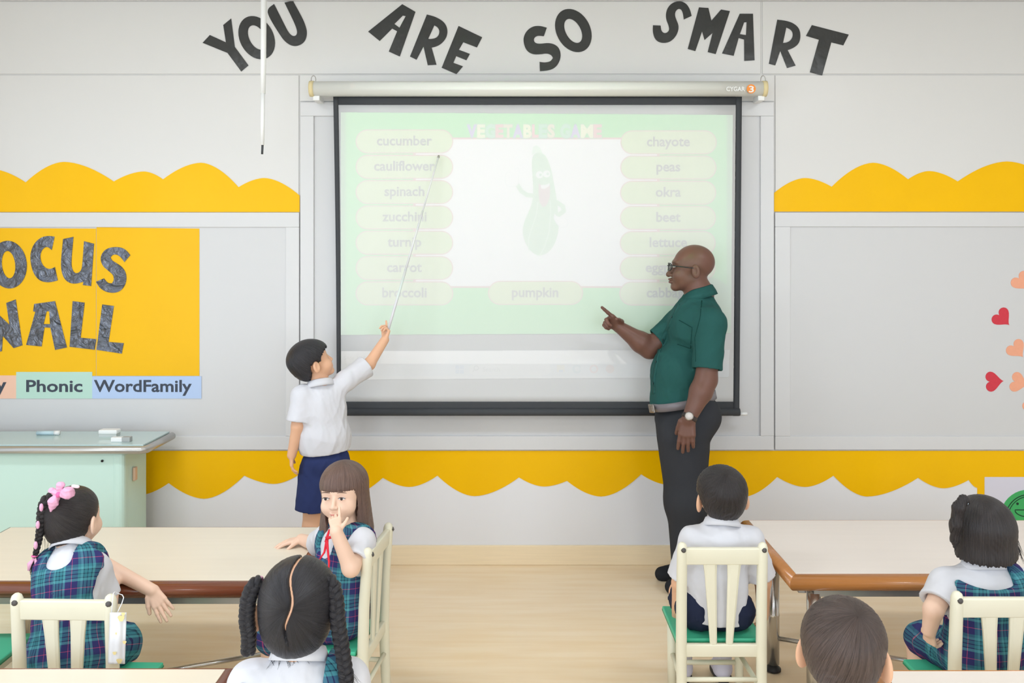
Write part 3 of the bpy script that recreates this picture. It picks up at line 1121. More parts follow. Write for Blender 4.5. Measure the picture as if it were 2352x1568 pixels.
def make_chair(label, loc, rz, group='cream kindergarten chairs'):
    """local: seat faces +y, origin on the floor under the seat centre"""
    t = thing('kindergarten_chair', label, 'chair', loc, rz, group)
    wx, yb, yf = .137, -.14, .13
    for sx in (-1, 1):
        pts, rr = [], []
        for z, dy, r in ((0, -.012, .0165), (.1, -.006, .0175), (.29, 0, .019), (.45, -.004, .0185), (.6, -.014, .018), (.63, -.0165, .0175), (.642, -.017, .0135), (.648, -.017, .006)):
            pts.append((sx * wx, yb + dy, z))
            rr.append(r)
        po = tube('rear_post', pts, rr, M_CREAM, t, 14)
        V, Fc = tube_data([(sx * wx + .002, yb - .031, .626), (sx * wx + .003, yb - .0362, .628)], [.0095, .006], 9)
        data_obj('paint_chip', (V, Fc), M_CHIP, po)
        tube('front_leg', [(sx * .125, yf - .02, 0), (sx * .125, yf - .02, .28)], [.015, .018], M_CREAM, t, 14)
        tube('side_rung', [(sx * .13, yb, .15), (sx * .124, yf - .02, .15)], .009, M_CREAM, t, 10)
        box('side_rail', sx * .127 - .009, sx * .127 + .009, yb + .01, yf - .02, .252, .285, M_CREAM, t, bevel=.004)

    def rail(name, z0, z1, dy0, dy1, th):
        bm = bmesh.new()
        add_box(bm, -wx + .006, wx - .006, yb - th / 2, yb + th / 2, z0, z1, .005, 3)
        for v in bm.verts:
            f = (v.co.z - z0) / (z1 - z0)
            v.co.y += dy0 + (dy1 - dy0) * f
        bm_obj(name, bm, M_CREAM, t, True)
    rail('top_rail', .572, .63, -.012, -.016, .022)
    rail('lower_rail', .252, .296, .0, .0, .02)
    for sx in (-1, 1):
        V, Fc = [], []
        n = 6
        for i in range(n + 1):
            f = i / n
            z = .29 + (.576 - .29) * f
            cxx = sx * (.027 + (.041 - .027) * f)
            hw = .0115 + (.0215 - .0115) * f + (.002 if i == n else 0)
            dy = yb - .001 - .012 * f
            for (u, v) in ((-1, -.35), (-.6, -1), (.6, -1), (1, -.35), (1, .6), (-1, .6)):
                V.append((cxx + u * hw, dy + v * .0075, z))
        for i in range(n):
            for k in range(6):
                Fc.append((i * 6 + k, i * 6 + (k + 1) % 6, (i + 1) * 6 + (k + 1) % 6, (i + 1) * 6 + k))
        Fc += [tuple(range(5, -1, -1)), tuple(range(n * 6, n * 6 + 6))]
        data_obj('back_slat', (V, Fc), M_CREAM, t, False)
    st = box('seat', -.152, .152, yb + .022, .165, .285, .303, M_SEAT, t, bevel=.004, seg=2)
    box('seat_rim', -.1525, .1525, yb + .0215, .1655, .287, .2925, M_SEATE, st)
    tube('front_rung', [(-.125, yf - .02, .115), (.125, yf - .02, .115)], .009, M_CREAM, t, 10)
    tube('back_rung', [(-wx, yb - .005, .175), (wx, yb - .005, .175)], .008, M_CREAM, t, 10)
    box('front_rail', -.12, .12, yf - .028, yf - .012, .252, .285, M_CREAM, t, bevel=.004)
    return t


CH_BOY = make_chair('cream chair carrying the seated boy in the white shirt', (.701, 3.125, 0), 0)
CH_PIG = make_chair('cream chair with a face mask hanging from its back post', (-1.305, 2.672, 0), math.radians(-1.5))
CH_LONG = make_chair('cream chair turned sideways to the table under the girl with brown hair', (-.64, 3.065, 0), math.radians(84))
CH_BOB = make_chair('cream chair carrying the girl with the black bob', (1.418, 2.69, 0), 0)
CH_BRD = make_chair('cream chair carrying the girl with two braids', (-.5, 1.93, 0), 0)
CH_FB = make_chair('cream chair carrying the boy with brown hair', (.715, 1.85, 0), 0)
make_chair('empty cream chair pushed under the birch table with dark edging', (-1.84, 2.885, 0), math.radians(1))

# face mask hanging on the chair post
M_MASK = mat('mask_cloth', (240, 240, 242), .7, .2)
M_MASKY = mat('mask_print', (244, 224, 160), .7, .2)
mk = thing('face_mask', 'white pleated face mask with yellow prints hanging by its loop', 'face mask', (0, 0, 0))
dm = 2.478
V, Fc = [], []
nx, nz = 10, 24
for j in range(nz + 1):
    py = 1406 + (1524 - 1406) * j / nz
    xl = 253.5 + 4.5 * (1 - j / nz) - 3.5
    xr = 291 - 4 * j / nz
    for i in range(nx + 1):
        u = i / nx
        q = P(xl + (xr - xl) * u, py, dm - .012 * math.sin(u * math.pi) - .003 * math.sin(u * 14) + .004 * math.sin(j * .4))
        V.append(tuple(q))
for j in range(nz):
    for i in range(nx):
        k = j * (nx + 1) + i
        Fc.append((k, k + 1, k + nx + 2, k + nx + 1))
o = data_obj('mask_panel', (V, Fc), M_MASK, mk)
md = o.modifiers.new('t', 'SOLIDIFY')
md.thickness = .003
for (px, py, s) in ((278, 1420, 7), (283, 1410, 4), (286, 1475, 4), (263, 1500, 4), (274, 1518, 6), (268, 1455, 3)):
    c = P(px, py, dm - .0185)
    bm = bmesh.new()
    r = s * dm / F
    vs = [bm.verts.new((c[0] + r * (1 + .3 * math.sin(3 * a)) * math.cos(a), c[1], c[2] + r * (1.2 + .3 * math.cos(2 * a)) * math.sin(a))) for a in np.linspace(0, 2 * math.pi, 14)[:-1]]
    bm.faces.new(vs)
    bm_obj('yellow_print', bm, M_MASKY, mk)
tube('ear_loop', [P(256, 1410, dm), P(258, 1385, dm), P(260.5, 1362, 2.497), P(264, 1359, 2.512), P(270, 1362, 2.54), P(281, 1366, 2.535), P(284, 1372, 2.52), P(280, 1385, 2.497), P(268, 1410, dm)], .0014, M_MASK, mk, 8)

# ------------------------------------------------------------------ teal teacher's desk
M_TEAL = mat('mint_paint', (205, 233, 221), .35, .4)
M_GLASS = mat('glass_top', (190, 212, 210), .06, .6)
M_ALU = mat('aluminium_edge', (190, 188, 184), .3, .5, .7)
DT, DY0, DY1 = .72, 4.165, 4.5
DXR = -1.777
dk = thing('teacher_desk', 'mint green desk with a glass top and metal edge by the wall', 'desk', (-2.42, 4.33, 0))
off = np.array((-2.42, 4.33, 0))


def db(name, x0, x1, y0, y1, z0, z1, m, bev=.004, parent=dk):
    return box(name, x0 - off[0], x1 - off[0], y0 - off[1], y1 - off[1], z0, z1, m, parent, bevel=bev, seg=3)


db('cabinet', -3.05, -1.90, DY0 + .04, DY1 - .02, .06, DT - .04, M_TEAL, .02)
db('plinth', -3.0, -1.95, DY0 + .07, DY1 - .04, 0, .065, M_STEEL)
db('corner_post', -1.955, -1.897, DY0 + .035, DY0 + .1, .06, DT - .042, M_TEAL, .02)
db('desktop', -3.08, DXR - .012, DY0 + .008, DY1, DT - .04, DT - .008, M_ALU, .006)
db('glass_sheet', -3.07, DXR - .016, DY0 + .014, DY1 - .004, DT - .0075, DT, M_GLASS, .001)
tube('metal_edge', [np.array((-3.08, DY0 + .004, DT - .024)) - off, np.array((DXR - .02, DY0 + .004, DT - .024)) - off, np.array((DXR - .004, DY0 + .02, DT - .024)) - off, np.array((DXR - .004, DY1, DT - .024)) - off], .0185, M_ALU, dk, 14)
hl = P(235, 1058, DY0 + .038) - off
data_obj('screw_hole', tube_data([hl, hl + np.array((0, -.004, 0))], .006, 12), M_FOOT, dk)
lk = P(313, 1088, 4.31)
o = db('side_latch', -1.899, -1.885, 4.30, 4.33, lk[2] - .033, lk[2] + .033, mat('orange_sticker', (226, 190, 160), .5), .004)


def on_desk(name, label, px0, px1, py, dep, hgt, m, cat):
    d = F * (CH - DT) / (py - VY)
    x0, x1 = (px0 - VX) * d / F, (px1 - VX) * d / F
    t = thing(name, label, cat, ((x0 + x1) / 2, d + dep / 2, DT))
    w = (x1 - x0) / 2
    return t, w, dep / 2


t, w, h = on_desk('board_eraser', 'white whiteboard eraser standing on the glass desk top', 225, 268, 1003, .05, .035, M_WHITE, 'eraser')
box('grip', -w, w, -h, h, .012, .034, M_WHITE, t, bevel=.006)
box('felt_pad', -w + .003, w - .003, -h + .003, h - .003, 0, .0125, mat('felt_grey', (200, 204, 200), .8), t)
t, w, h = on_desk('desk_eraser', 'small white eraser with a grey sleeve on the desk', 254, 298, 1015, .03, .02, M_WHITE, 'eraser')
box('rubber', -w, w * .2, -h, h, 0, .022, M_WHITE, t, bevel=.003)
box('sleeve', w * .15, w, -h - .001, h + .001, 0, .0235, mat('grey_card', (170, 172, 170), .6), t, bevel=.002)
t, w, h = on_desk('glue_tube', 'pale marker lying on the glass desk top', 82, 134, 1000, .025, .02, M_WHITE, 'marker')
data_obj('barrel', tube_data([(-w, 0, .011), (w * .6, 0, .011)], .0105, 14), mat('pale_blue_plastic', (190, 214, 222), .3), t)
data_obj('cap', tube_data([(w * .55, 0, .0112), (w, 0, .0112)], .0112, 14), M_WHITE, t)
# ------------------------------------------------------------------ implicit-surface modelling for people


def nrm(v):
    v = np.array(v, float)
    return v / (np.linalg.norm(v) + 1e-12)


class Shape:
    """ordered list of smooth boolean operations, sampled on a grid and meshed with surface nets"""

    def __init__(s):
        s.ops = []

    def cap(s, a, b, ra, rb=None, k=.01, sub=False):
        s.ops.append(('cap', np.array(a, float), np.array(b, float), ra, ra if rb is None else rb, k, sub))
        return s

    def chain(s, pts, rad, k=.01):
        for i in range(len(pts) - 1):
            s.cap(pts[i], pts[i + 1], rad[i], rad[i + 1], k)
        return s

    def ell(s, c, r, R=None, k=.01, sub=False):
        s.ops.append(('ell', np.array(c, float), np.array(r, float), np.eye(3) if R is None else R, k, sub))
        return s

    def cut(s, p, n):
        """throw away everything on the side n points to"""
        s.ops.append(('cut', np.array(p, float), nrm(n)))
        return s

    def add(s, other, k=.02):
        s.ops.append(('shape', other, k))
        return s

    def fn(s, f):
        s.ops.append(('fn', f))
        return s

    def bounds(s):
        lo, hi = np.full(3, 1e9), np.full(3, -1e9)
        for o in s.ops:
            if o[0] == 'cap' and not o[6]:
                r = max(o[3], o[4]) + .01
                lo = np.minimum(lo, np.minimum(o[1], o[2]) - r)
                hi = np.maximum(hi, np.maximum(o[1], o[2]) + r)
            elif o[0] == 'ell' and not o[5]:
                e = np.sqrt(((o[3] * o[2][None, :]) ** 2).sum(1)) + .01
                lo = np.minimum(lo, o[1] - e)
                hi = np.maximum(hi, o[1] + e)
            elif o[0] == 'shape':
                a, b = o[1].bounds()
                lo, hi = np.minimum(lo, a), np.maximum(hi, b)
        return lo, hi

    def sample(s, lo, hi, h):
        n = np.ceil((hi - lo) / h).astype(int) + 1
        ax = [(lo[i] + h * np.arange(n[i])).astype(np.float32) for i in range(3)]
        f = np.full(n, .08, np.float32)
        for o in s.ops:
            if o[0] in ('cap', 'ell'):
                if o[0] == 'cap':
                    _, a, b, ra, rb, k, sub = o
                    m = max(ra, rb) + k + 3 * h
                    b0, b1 = np.minimum(a, b) - m, np.maximum(a, b) + m
                else:
                    _, c, r, R, k, sub = o
                    e = np.sqrt(((R * r[None, :]) ** 2).sum(1)) + k + 3 * h
                    b0, b1 = c - e, c + e
                i0 = np.maximum(0, np.floor((b0 - lo) / h).astype(int))
                i1 = np.minimum(n, np.ceil((b1 - lo) / h).astype(int) + 1)
                if (i1 <= i0).any():
                    continue
                sl = tuple(slice(i0[q], i1[q]) for q in range(3))
                X = ax[0][sl[0]][:, None, None]
                Y = ax[1][sl[1]][None, :, None]
                Z = ax[2][sl[2]][None, None, :]
                if o[0] == 'cap':
                    d = b - a
                    L2 = float(d.dot(d)) + 1e-12
                    px, py, pz = X - np.float32(a[0]), Y - np.float32(a[1]), Z - np.float32(a[2])
                    t = np.clip((px * np.float32(d[0]) + py * np.float32(d[1]) + pz * np.float32(d[2])) / np.float32(L2), 0, 1)
                    g = np.sqrt((px - t * np.float32(d[0])) ** 2 + (py - t * np.float32(d[1])) ** 2 + (pz - t * np.float32(d[2])) ** 2) - (np.float32(ra) + t * np.float32(rb - ra))
                else:
                    px, py, pz = X - np.float32(c[0]), Y - np.float32(c[1]), Z - np.float32(c[2])
                    q = [(px * np.float32(R[0, i]) + py * np.float32(R[1, i]) + pz * np.float32(R[2, i])) / np.float32(r[i]) for i in range(3)]
                    k0 = np.sqrt(q[0] ** 2 + q[1] ** 2 + q[2] ** 2)
                    k1 = np.sqrt((q[0] / np.float32(r[0])) ** 2 + (q[1] / np.float32(r[1])) ** 2 + (q[2] / np.float32(r[2])) ** 2) + np.float32(1e-6)
                    g = np.where(k0 < 1e-3, np.float32(-min(r)), k0 * (k0 - 1) / k1)
                cur = f[sl]
                if sub:
                    g = -g
                    hh = np.clip(.5 - .5 * (g - cur) / k, 0, 1) if k > 0 else (g < cur)
                    # smooth max
                    f[sl] = (cur * hh + g * (1 - hh) + k * hh * (1 - hh)).astype(np.float32)
                else:
                    if k > 0:
                        hh = np.clip(.5 + .5 * (cur - g) / k, 0, 1)
                        f[sl] = (cur * (1 - hh) + g * hh - k * hh * (1 - hh)).astype(np.float32)
                    else:
                        f[sl] = np.minimum(cur, g)
            elif o[0] == 'shape':
                g = o[1].sample(lo, hi, h)
                k = o[2]
                hh = np.clip(.5 + .5 * (f - g) / k, 0, 1)
                f = (f * (1 - hh) + g * hh - k * hh * (1 - hh)).astype(np.float32)
            elif o[0] == 'cut':
                X, Y, Z = ax[0][:, None, None], ax[1][None, :, None], ax[2][None, None, :]
                f = np.maximum(f, ((X - o[1][0]) * o[2][0] + (Y - o[1][1]) * o[2][1] + (Z - o[1][2]) * o[2][2]).astype(np.float32))
            else:
                X, Y, Z = np.broadcast_arrays(ax[0][:, None, None], ax[1][None, :, None], ax[2][None, None, :])
                f = o[1](X, Y, Z, f).astype(np.float32)
        return f

    def mesh(s, h, lo=None, hi=None):
        L, H = s.bounds()
        if lo is not None:
            L, H = np.maximum(L, lo), np.minimum(H, hi)
        L = L - 2 * h
        H = H + 2 * h
        return nets(s.sample(L, H, h), L, h)


def nets(f, lo, h):
    neg = f < 0
    c = np.zeros(tuple(q - 1 for q in f.shape), np.int8)
    for i in (0, 1):
        for j in (0, 1):
            for k in (0, 1):
                c += neg[i:f.shape[0] - 1 + i, j:f.shape[1] - 1 + j, k:f.shape[2] - 1 + k]
    act = (c > 0) & (c < 8)
    idx = np.full(c.shape, -1, np.int64)
    cells = np.argwhere(act)
    idx[act] = np.arange(len(cells))
    acc = np.zeros((len(cells), 3))
    cnt = np.zeros(len(cells))
    cor = [(i, j, k) for i in (0, 1) for j in (0, 1) for k in (0, 1)]
    vals = {q: f[cells[:, 0] + q[0], cells[:, 1] + q[1], cells[:, 2] + q[2]].astype(np.float64) for q in cor}
    for a in cor:
        for ax in range(3):
            if a[ax] == 0:
                b = list(a)
                b[ax] = 1
                b = tuple(b)
                fa, fb = vals[a], vals[b]
                m = (fa < 0) != (fb < 0)
                t = fa[m] / (fa[m] - fb[m])
                p = np.tile(np.array(a, float), (m.sum(), 1))
                p[:, ax] += t
                acc[m] += p
                cnt[m] += 1
    V = lo + (cells + acc / cnt[:, None]) * h
    Fs = []
    for ax in range(3):
        sl0 = [slice(None)] * 3
        sl1 = [slice(None)] * 3
        sl0[ax] = slice(0, -1)
        sl1[ax] = slice(1, None)
        A, B = neg[tuple(sl0)], neg[tuple(sl1)]
        e = np.argwhere(A != B)
        u, v = [q for q in range(3) if q != ax]
        ok = (e[:, u] > 0) & (e[:, v] > 0) & (e[:, u] < f.shape[u] - 1) & (e[:, v] < f.shape[v] - 1)
        e = e[ok]
        inside = A[e[:, 0], e[:, 1], e[:, 2]]
        q = []
        for du, dv in ((-1, -1), (0, -1), (0, 0), (-1, 0)):
            ee = e.copy()
            ee[:, u] += du
            ee[:, v] += dv
            q.append(idx[ee[:, 0], ee[:, 1], ee[:, 2]])
        q = np.stack(q, 1)
        if ax == 1:
            inside = ~inside
        q[~inside] = q[~inside][:, ::-1]
        Fs.append(q)
    Fq = np.concatenate(Fs)
    Fq = Fq[(Fq >= 0).all(1)]
    return V, Fq


def relax(V, Fq, it=1, w=.5):
    for _ in range(it):
        s = np.zeros_like(V)
        n = np.zeros(len(V))
        for a, b in ((0, 1), (1, 2), (2, 3), (3, 0)):
            np.add.at(s, Fq[:, a], V[Fq[:, b]])
            np.add.at(n, Fq[:, a], 1)
            np.add.at(s, Fq[:, b], V[Fq[:, a]])
            np.add.at(n, Fq[:, b], 1)
        V = V * (1 - w) + w * s / np.maximum(n, 1)[:, None]
    return V


def mesh_from(name, V, Fq, m, parent, base, attrs=None):
    me = bpy.data.meshes.new(name)
    V = V - np.array(base)
    n, k = len(V), len(Fq)
    me.vertices.add(n)
    me.vertices.foreach_set('co', V.reshape(-1).astype(np.float32))
    me.loops.add(k * 4)
    me.loops.foreach_set('vertex_index', Fq.reshape(-1).astype(np.int32))
    me.polygons.add(k)
    me.polygons.foreach_set('loop_start', np.arange(k, dtype=np.int32) * 4)
    me.polygons.foreach_set('loop_total', np.full(k, 4, np.int32))
    me.update(calc_edges=True)
    me.validate()
    for an, av in (attrs or {}).items():
        at = me.attributes.new(an, 'FLOAT_VECTOR', 'POINT')
        at.data.foreach_set('vector', av.reshape(-1).astype(np.float32))
    o = link(name, me, m, parent, True)
    return o


def multi_mesh(shape, coarse, fine):
    """one surface from regions of different resolution: fine = [(lo, hi, h)]"""
    V, Fq = shape.mesh(coarse)
    V = relax(V, Fq, 1)
    cen = V[Fq].mean(1)
    keep = np.ones(len(Fq), bool)
    for lo, hi, h in fine:
        keep &= ~((cen > lo + coarse).all(1) & (cen < hi - coarse).all(1))
    Vs, Fs, b = [V], [Fq[keep]], len(V)
    for lo, hi, h in fine:
        v, q = shape.mesh(h, lo, hi)
        v = relax(v, q, 1, .4)
        Vs.append(v)
        Fs.append(q + b)
        b += len(v)
    return np.concatenate(Vs), np.concatenate(Fs)


def wrinkle(seed, amp, freq, stretch=(1, 1, 1), n=5):
    rs = np.random.RandomState(seed)
    D = rs.normal(size=(n, 3)) * np.array(stretch)
    D /= np.linalg.norm(D, axis=1)[:, None]
    ph = rs.uniform(0, 6.28, n)
    fr = freq * rs.uniform(.6, 1.5, n)

    def f(X, Y, Z, v):
        out = v.copy()
        m = np.abs(v) < .03
        x, y, z = X[m], Y[m], Z[m]
        s = np.zeros(x.shape)
        for i in range(n):
            a = (x * D[i, 0] + y * D[i, 1] + z * D[i, 2]) * fr[i] + ph[i]
            a = a + 1.3 * np.sin((x * D[i, 1] - y * D[i, 2] + z * D[i, 0]) * fr[i] * .45 + ph[i] * 2)
            s += (1 - np.abs(np.sin(a))) ** 2 - .3
        out[m] -= amp * s / n * 2
        return out
    return f


def rot_basis(yaw, pitch=0, roll=0):
    """columns: right, forward, up.  yaw 0 looks along +y, positive to the left; pitch up; roll to the right"""
    M = Matrix.Rotation(math.radians(yaw), 3, 'Z') @ Matrix.Rotation(math.radians(pitch), 3, 'X') @ Matrix.Rotation(math.radians(roll), 3, 'Y')
    return np.array(M)


# ------------------------------------------------------------------ materials of people
def skin_mat(name, col, rough=.5):
    m = mat(name, col, rough, .35, noise=.03, nscale=25)
    p = m.node_tree.nodes['Principled BSDF']
    return m


M_SKIN = skin_mat('light_skin', (240, 202, 178))
M_SKIN2 = skin_mat('warm_light_skin', (233, 182, 148))
M_SKIND = skin_mat('dark_skin', (112, 78, 66), .42)
M_SHIRT = mat('white_cotton', (219, 218, 223), .8, .15, bump=.05, bscale=600)
M_NAVY = mat('navy_cotton', (46, 56, 98), .85, .15, bump=.08, bscale=500, noise=.08, nscale=30)
M_NAVYD = mat('dark_navy_cotton', (38, 44, 66), .85, .15, bump=.08, bscale=500)
M_GREENS = mat('green_shirt_cloth', (40, 86, 82), .8, .15, noise=.08, nscale=300, bump=.06, bscale=500)
M_TROUS = mat('charcoal_trousers', (58, 59, 63), .85, .12, noise=.05, nscale=200, bump=.05, bscale=500)
M_SOCK = mat('lilac_sock', (226, 222, 240), .85, .1, bump=.1, bscale=300)
M_SHOE = mat('dark_shoe', (48, 48, 54), .6, .3)
M_REDR = mat('red_ribbon', (226, 50, 66), .6, .2)
M_PINK = mat('pink_satin', (238, 176, 206), .4, .35)
M_HPINK = mat('pink_band', (236, 110, 168), .5, .3)


def hair_mat(name, col, col2, rough=.36):
    m = bpy.data.materials.new(name)
    m.use_nodes = True
    nt = m.node_tree
    p = nt.nodes['Principled BSDF']
    p.inputs['Roughness'].default_value = rough
    p.inputs['Specular IOR Level'].default_value = .4
    at = nt.nodes.new('ShaderNodeAttribute')
    at.attribute_name = 'strand'
    n = nt.nodes.new('ShaderNodeTexNoise')
    n.inputs['Scale'].default_value = 1.0
    n.inputs['Detail'].default_value = 4
    n.inputs['Roughness'].default_value = .65
    nt.links.new(at.outputs['Vector'], n.inputs['Vector'])
    rp = nt.nodes.new('ShaderNodeMapRange')
    rp.inputs['From Min'].default_value = .3
    rp.inputs['From Max'].default_value = .72
    nt.links.new(n.outputs['Fac'], rp.inputs['Value'])
    mx = nt.nodes.new('ShaderNodeMix')
    mx.data_type = 'RGBA'
    mx.inputs['A'].default_value = (*lin(col), 1)
    mx.inputs['B'].default_value = (*lin(col2), 1)
    nt.links.new(rp.outputs[0], mx.inputs['Factor'])
    nt.links.new(mx.outputs['Result'], p.inputs['Base Color'])
    b = nt.nodes.new('ShaderNodeBump')
    b.inputs['Strength'].default_value = .8
    b.inputs['Distance'].default_value = .004
    nt.links.new(n.outputs['Fac'], b.inputs['Height'])
    nt.links.new(b.outputs[0], p.inputs['Normal'])
    return m


H_BLACK = hair_mat('black_hair', (24, 22, 25), (58, 56, 61))
H_BLACK2 = hair_mat('soft_black_hair', (27, 23, 24), (62, 56, 56))
H_BROWN = hair_mat('brown_hair', (74, 54, 48), (140, 112, 100))
H_DKBRN = hair_mat('dark_brown_hair', (46, 36, 33), (106, 89, 83))


def plaid_mat():
    m = bpy.data.materials.new('tartan_cloth')
    m.use_nodes = True
    nt = m.node_tree
    p = nt.nodes['Principled BSDF']
    p.inputs['Roughness'].default_value = .85
    p.inputs['Specular IOR Level'].default_value = .15
    at = nt.nodes.new('ShaderNodeAttribute')
    at.attribute_name = 'cloth'
    sp = nt.nodes.new('ShaderNodeSeparateXYZ')
    nt.links.new(at.outputs['Vector'], sp.inputs[0])
    NV, TL, LT, BK, RD = (54, 54, 104), (60, 122, 134), (86, 152, 162), (34, 42, 66), (206, 84, 120)

    def stripes(out):
        mul = nt.nodes.new('ShaderNodeMath')
        mul.operation = 'MULTIPLY'
        mul.inputs[1].default_value = 1 / .088
        nt.links.new(out, mul.inputs[0])
        fr = nt.nodes.new('ShaderNodeMath')
        fr.operation = 'FRACT'
        nt.links.new(mul.outputs[0], fr.inputs[0])
        cr = nt.nodes.new('ShaderNodeValToRGB')
        cr.color_ramp.interpolation = 'CONSTANT'
        st = [(0, NV), (.2, RD), (.222, NV), (.44, LT), (.53, BK), (.56, TL), (.66, BK), (.69, TL), (.79, BK), (.82, LT), (.9, TL)]
        el = cr.color_ramp.elements
        while len(el) < len(st):
            el.new(.5)
        for e, (ps, c) in zip(el, st):
            e.position = ps
            e.color = (*lin(c), 1)
        for e, (ps, c) in zip(el, st):
            e.position = ps
            e.color = (*lin(c), 1)
        nt.links.new(fr.outputs[0], cr.inputs[0])
        return cr.outputs[0]
    mx = nt.nodes.new('ShaderNodeMix')
    mx.data_type = 'RGBA'
    mx.inputs['Factor'].default_value = .5
    nt.links.new(stripes(sp.outputs[0]), mx.inputs['A'])
    nt.links.new(stripes(sp.outputs[2]), mx.inputs['B'])
    nt.links.new(mx.outputs['Result'], p.inputs['Base Color'])
    return m


M_PLAID = plaid_mat()

# ------------------------------------------------------------------ heads, hands, hair


def head_shape(s, O, R, sc=1.0, adult=False, neck=None, neck_r=.037, ears=1.0):
    """adds a head to Shape s"""
    T = lambda *v: O + R @ (np.array(v, float) * sc)
    E = lambda c, r, k=.012, sub=False: s.ell(T(*c), np.array(r) * sc, R, k * sc, sub)
    if not adult:
        E((0, -.012, .028), (.071, .086, .074))
        E((0, .03, .0), (.059, .047, .07), .02)
        E((0, .028, -.048), (.05, .05, .046), .02)
        for q in (-1, 1):
            E((q * .033, .046, -.036), (.028, .03, .028), .015)
        E((0, .062, -.078), (.022, .019, .017), .015)
        for q in (-1, 1):
            E((q * .029, .085, .001), (.019, .014, .011), .012, True)
        s.cap(T(0, .076, .0), T(0, .0885, -.028), .005 * sc, .0085 * sc, .008)
        for q in (-1, 1):
            E((q * .009, .083, -.031), (.0065, .0075, .006), .005)
        E((0, .078, -.051), (.017, .008, .0045), .004)
        E((0, .077, -.0585), (.014, .008, .0055), .004)
        ex, ey, ez, er = .072, -.012, -.014, (.008, .019, .029)
    else:
        E((0, -.015, .035), (.076, .098, .085))
        E((0, .035, .0), (.064, .055, .078), .02)
        E((0, .035, -.06), (.055, .058, .05), .025)
        E((0, .075, -.095), (.026, .022, .02), .02)
        E((0, .078, .028), (.05, .018, .012), .015)
        for q in (-1, 1):
            E((q * .034, .062, -.035), (.026, .03, .03), .015)
            E((q * .032, .098, .006), (.02, .015, .012), .012, True)
        s.cap(T(0, .088, .008), T(0, .110, -.034), .007 * sc, .0135 * sc, .01)
        for q in (-1, 1):
            E((q * .014, .099, -.036), (.011, .011, .0085), .006)
        E((0, .095, -.058), (.025, .013, .0075), .005)
        E((0, .092, -.071), (.022, .013, .0085), .005)
        ex, ey, ez, er = .076, -.014, -.012, (.009, .021, .034)
    if ears:
        for q in (-1, 1):
            Re = R @ np.array(Matrix.Rotation(q * .35 * ears, 3, 'Z') @ Matrix.Rotation(-.15, 3, 'X'))
            s.ell(T(q * (ex + .006 * ears), ey, ez), np.array(er) * sc * (.7 + .3 * ears), Re, .006 * sc)
            s.ell(T(q * (ex + .008 + .006 * ears), ey + .004, ez + .003), np.array((.006, .010, .017)) * sc, Re, .004 * sc, True)
    if neck is not None:
        s.cap(T(0, -.018, -.05), neck, neck_r, neck_r * 1.12, .02)
    return T


def hand_shape(s, wrist, d, palm, thumb_side, sc=1.0, curls=(.3, .35, .4, .45), spread=.06, thumb=(.5, .3), r=.0062, thumb_dir=None):
    """d: finger direction, palm: direction the palm faces, thumb_side: unit vector towards the thumb"""
    d = nrm(d)
    pn = nrm(np.array(palm) - d * np.dot(palm, d))
    sd = np.cross(d, pn)
    if np.dot(sd, thumb_side) < 0:
        sd = -sd
    L = .052 * sc
    W_ = .052 * sc
    offs = [.36, .12, -.12, -.36]
    kn = [wrist + d * L * (1 - .06 * abs(i - 1)) + sd * W_ * offs[i] for i in range(4)]
    for i in range(4):
        s.cap(wrist + sd * W_ * offs[i] * .55 + d * .004, kn[i], r * 1.55 * sc, r * 1.35 * sc, .007 * sc)
    seg = [(.023, .015, .012), (.026, .017, .013), (.024, .016, .013), (.019, .012, .011)]
    for i in range(4):
        p = kn[i]
        ang = 0.0
        dirx = nrm(d + sd * offs[i] * spread * 4)
        for j in range(3):
            ang += curls[i] * (1.0, 1.2, .8)[j]
            dv = dirx * math.cos(ang) + pn * math.sin(ang)
            q = p + dv * seg[i][j] * sc
            s.cap(p, q, r * (1.08 - .1 * j) * sc, r * (1.0 - .1 * j) * sc, .002 * sc)
            p = q
    b = wrist + sd * W_ * .42 + d * .012 * sc
    td = nrm(d * math.cos(thumb[0]) + sd * math.sin(thumb[0]) + pn * thumb[1]) if thumb_dir is None else nrm(thumb_dir)
    p1 = b + td * .026 * sc
    s.cap(b, p1, r * 1.6 * sc, r * 1.25 * sc, .006 * sc)
    p2 = p1 + nrm(td + pn * .25 + d * .25) * .022 * sc
    s.cap(p1, p2, r * 1.2 * sc, r * .95 * sc, .002 * sc)
    return s


HL = [(0, .048), (.6, .045), (1.0, .03), (1.25, .0), (1.42, -.012), (1.55, .010), (1.85, .006), (2.05, -.035), (2.5, -.068), (math.pi, -.078)]


